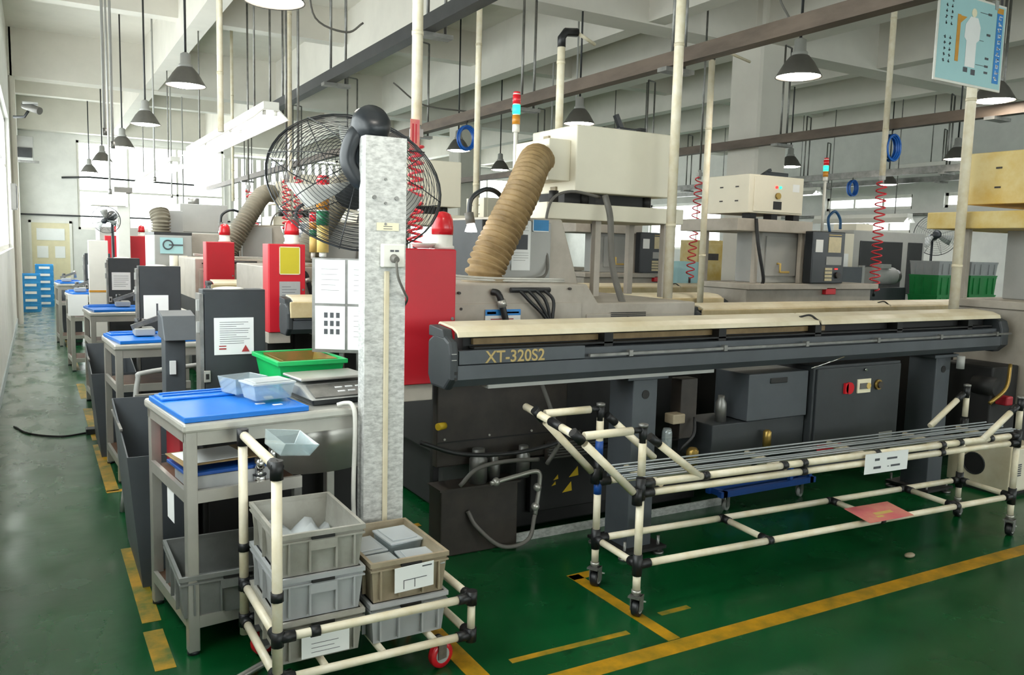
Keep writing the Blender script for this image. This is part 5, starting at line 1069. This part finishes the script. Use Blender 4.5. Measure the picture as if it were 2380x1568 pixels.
ec = thing('wall_panel_box', 'yellow and grey electrical panel box on the concrete column', 'electrical box', (8.0, 7.55, 1.5)); part('box_case', B().box(7.95, 8.35, 7.52, 7.6, 1.48, 1.74), 'grey_plastic_brown', ec, .006); part('box_cover', B().box(7.98, 8.22, 7.505, 7.52, 1.52, 1.70), 'paper_yellow', ec)
# different grey machine farther along the aisle
lm = thing('grey_lathe', 'grey machine with a round logo plate farther along the aisle', 'machine', (1.4, 10.500, 0))
part('machine_case', B().box(1.14, 1.54, 10.000, 10.900, .05, 1.55), 'machine_grey', lm, .01); part('machine_top', B().box(1.14, 1.54, 10.000, 10.900, 1.55, 1.58), 'dark_metal', lm); part('logo_plate', B().box(1.2, 1.44, 9.985, 10.000, 1.34, 1.52), 'sky_blue_print', lm); part('logo_ring', B().tube([(1.28 + .05 * math.cos(a), 9.980, 1.44 + .05 * math.sin(a)) for a in [2 * math.pi * i / 20 for i in range(20)]], .008, 6, closed=True), 'slate', lm); part('logo_bar', B().box(1.29, 1.44, 9.978, 9.984, 1.43, 1.445), 'slate', lm)
part('filter_tube', B().cyl((1.33, 9.920, .95), (1.33, 9.920, 1.32), .045, 14), 'beige_light', lm); part('filter_tube', B().cyl((1.43, 9.920, .95), (1.43, 9.920, 1.32), .045, 14), 'beige_light', lm); part('roof_box', B().box(1.56, 2.13, 11.000, 11.500, 1.6, 1.95), 'machine_grey', lm, .006); part('rear_case', B().box(1.54, 2.3, 10.400, 11.700, .05, 1.58), 'beige', lm, .008); part('roof_box', B().box(1.25, 1.52, 10.500, 10.880, 1.58, 1.84), 'machine_grey', lm, .006); part('box_vent', B().cyl((1.75, 11.200, 1.95), (1.75, 11.200, 2.03), .07, 14), 'steel_dull', lm)
corrugated([(1.26, 10.400, 1.58), (1.26, 10.400, 1.72), (1.25, 10.450, 1.82)], .1, 'hose_grey', 'duct_hose', lm)
for i in range(15):
    x = 4.75 + i * .21
    if i == 0: vb = thing('vertical_blind', 'pale vertical blind strips hanging before the end windows', 'blind', (6.2, 23.95, 1.6)); part('head_rail', B().box(4.6, 8.0, 24.1, 24.2, 3.8, 3.86), 'white_paint', vb)
    part('blind_slat', B().box(x, x + .1, 24.14, 24.15, 1.5 + .2 * (i % 3), 3.8), 'curtain', vb)
hd = thing('exhaust_hood', 'white angled exhaust hood near the far red cabinets', 'hood', (1.2, 14.2, 0)); part('hood_canopy', B().prism([(.75, 2.0), (1.25, 2.0), (1.25, 2.22), (1.05, 2.22)], 1, 14.4, 14.9), 'white_paint', hd, .006); part('hood_cap', B().box(1.08, 1.34, 14.4, 14.9, 2.22, 2.3), 'lamp_grey', hd); part('hood_column', B().box(1.12, 1.3, 14.5, 14.8, 0, 2.0), 'white_paint', hd, .006)
for j, (x0, lab) in enumerate(((.9, 'white far machine cabinet beyond the red cabinets'), (1.95, 'beige far machine before the end windows'))):
    t = thing('far_machine', lab, 'machine', (x0 + .5, 17 + j, 0), 'far machines at the aisle end'); part('machine_case', B().box(x0, x0 + .9, 16.5 + j, 18.2 + j, .03, 1.45), ('beige_light', 'beige')[j], t, .01); part('machine_hood', B().box(x0 + .1, x0 + .8, 16.8 + j, 18.0 + j, 1.45, 1.7), 'machine_grey', t, .01); part('machine_window', B().box(x0 + .15, x0 + .6, 16.49 + j, 16.5 + j, .9, 1.3), 'vinyl_black', t)
mn = thing('monitor_frame', 'black framed display above the roof box by the concrete column', 'display', (6.9, 6.3, 0)); part('frame_post', B().box(6.9, 6.93, 6.3, 6.33, 0, 2.36), 'black_plastic', mn); part('display_case', B().box(6.72, 7.05, 6.28, 6.33, 2.06, 2.38), 'black_plastic', mn, .006); part('display_face', B().box(6.76, 6.98, 6.275, 6.28, 2.1, 2.26), 'screen', mn); part('frame_arm', B().obox((6.66, 6.3, 2.33), (.3, .03, .03), Matrix.Rotation(-.5, 3, 'Y')), 'black_plastic', mn)
av = thing('air_valve', 'small black air valve on top of the big cream box', 'valve', (3.45, 4.5, 2.26)); part('valve_body', B().box(3.38, 3.52, 4.46, 4.54, 2.26, 2.32), 'black_plastic', av, .006); part('valve_lever', B().obox((3.40, 4.5, 2.35), (.03, .03, .12), Matrix.Rotation(-.5, 3, 'Y')), 'black_plastic', av); part('valve_tube', B().tube(smooth_path([(3.34, 4.5, 2.28), (3.28, 4.5, 2.31), (3.2, 4.5, 2.275)]), .008, 6), 'cable', av); part('valve_plug', B().box(3.55, 3.6, 4.46, 4.54, 2.26, 2.33), 'near_black', av)
# booklet and manual hung on the machines
bb = thing('plastic_bag', 'pale blue plastic bag hung by the black control panel under the lathe platform', 'plastic bag', (6.9, 8.05, 1.1)); b = B(); rnd = random.Random(8)
b.add([(6.92 + .5 * i / 5 + .02 * rnd.random(), 7.93 + .03 * rnd.random(), 1.02 + .36 * j / 4 + .02 * rnd.random()) for j in range(5) for i in range(6)], [(j * 6 + i, j * 6 + i + 1, j * 6 + i + 7, j * 6 + i + 6) for j in range(4) for i in range(5)], True); q = part('bag_sheet', b, 'sky_blue_print', bb); sd = q.modifiers.new('thickness', 'SOLIDIFY'); sd.thickness = .02
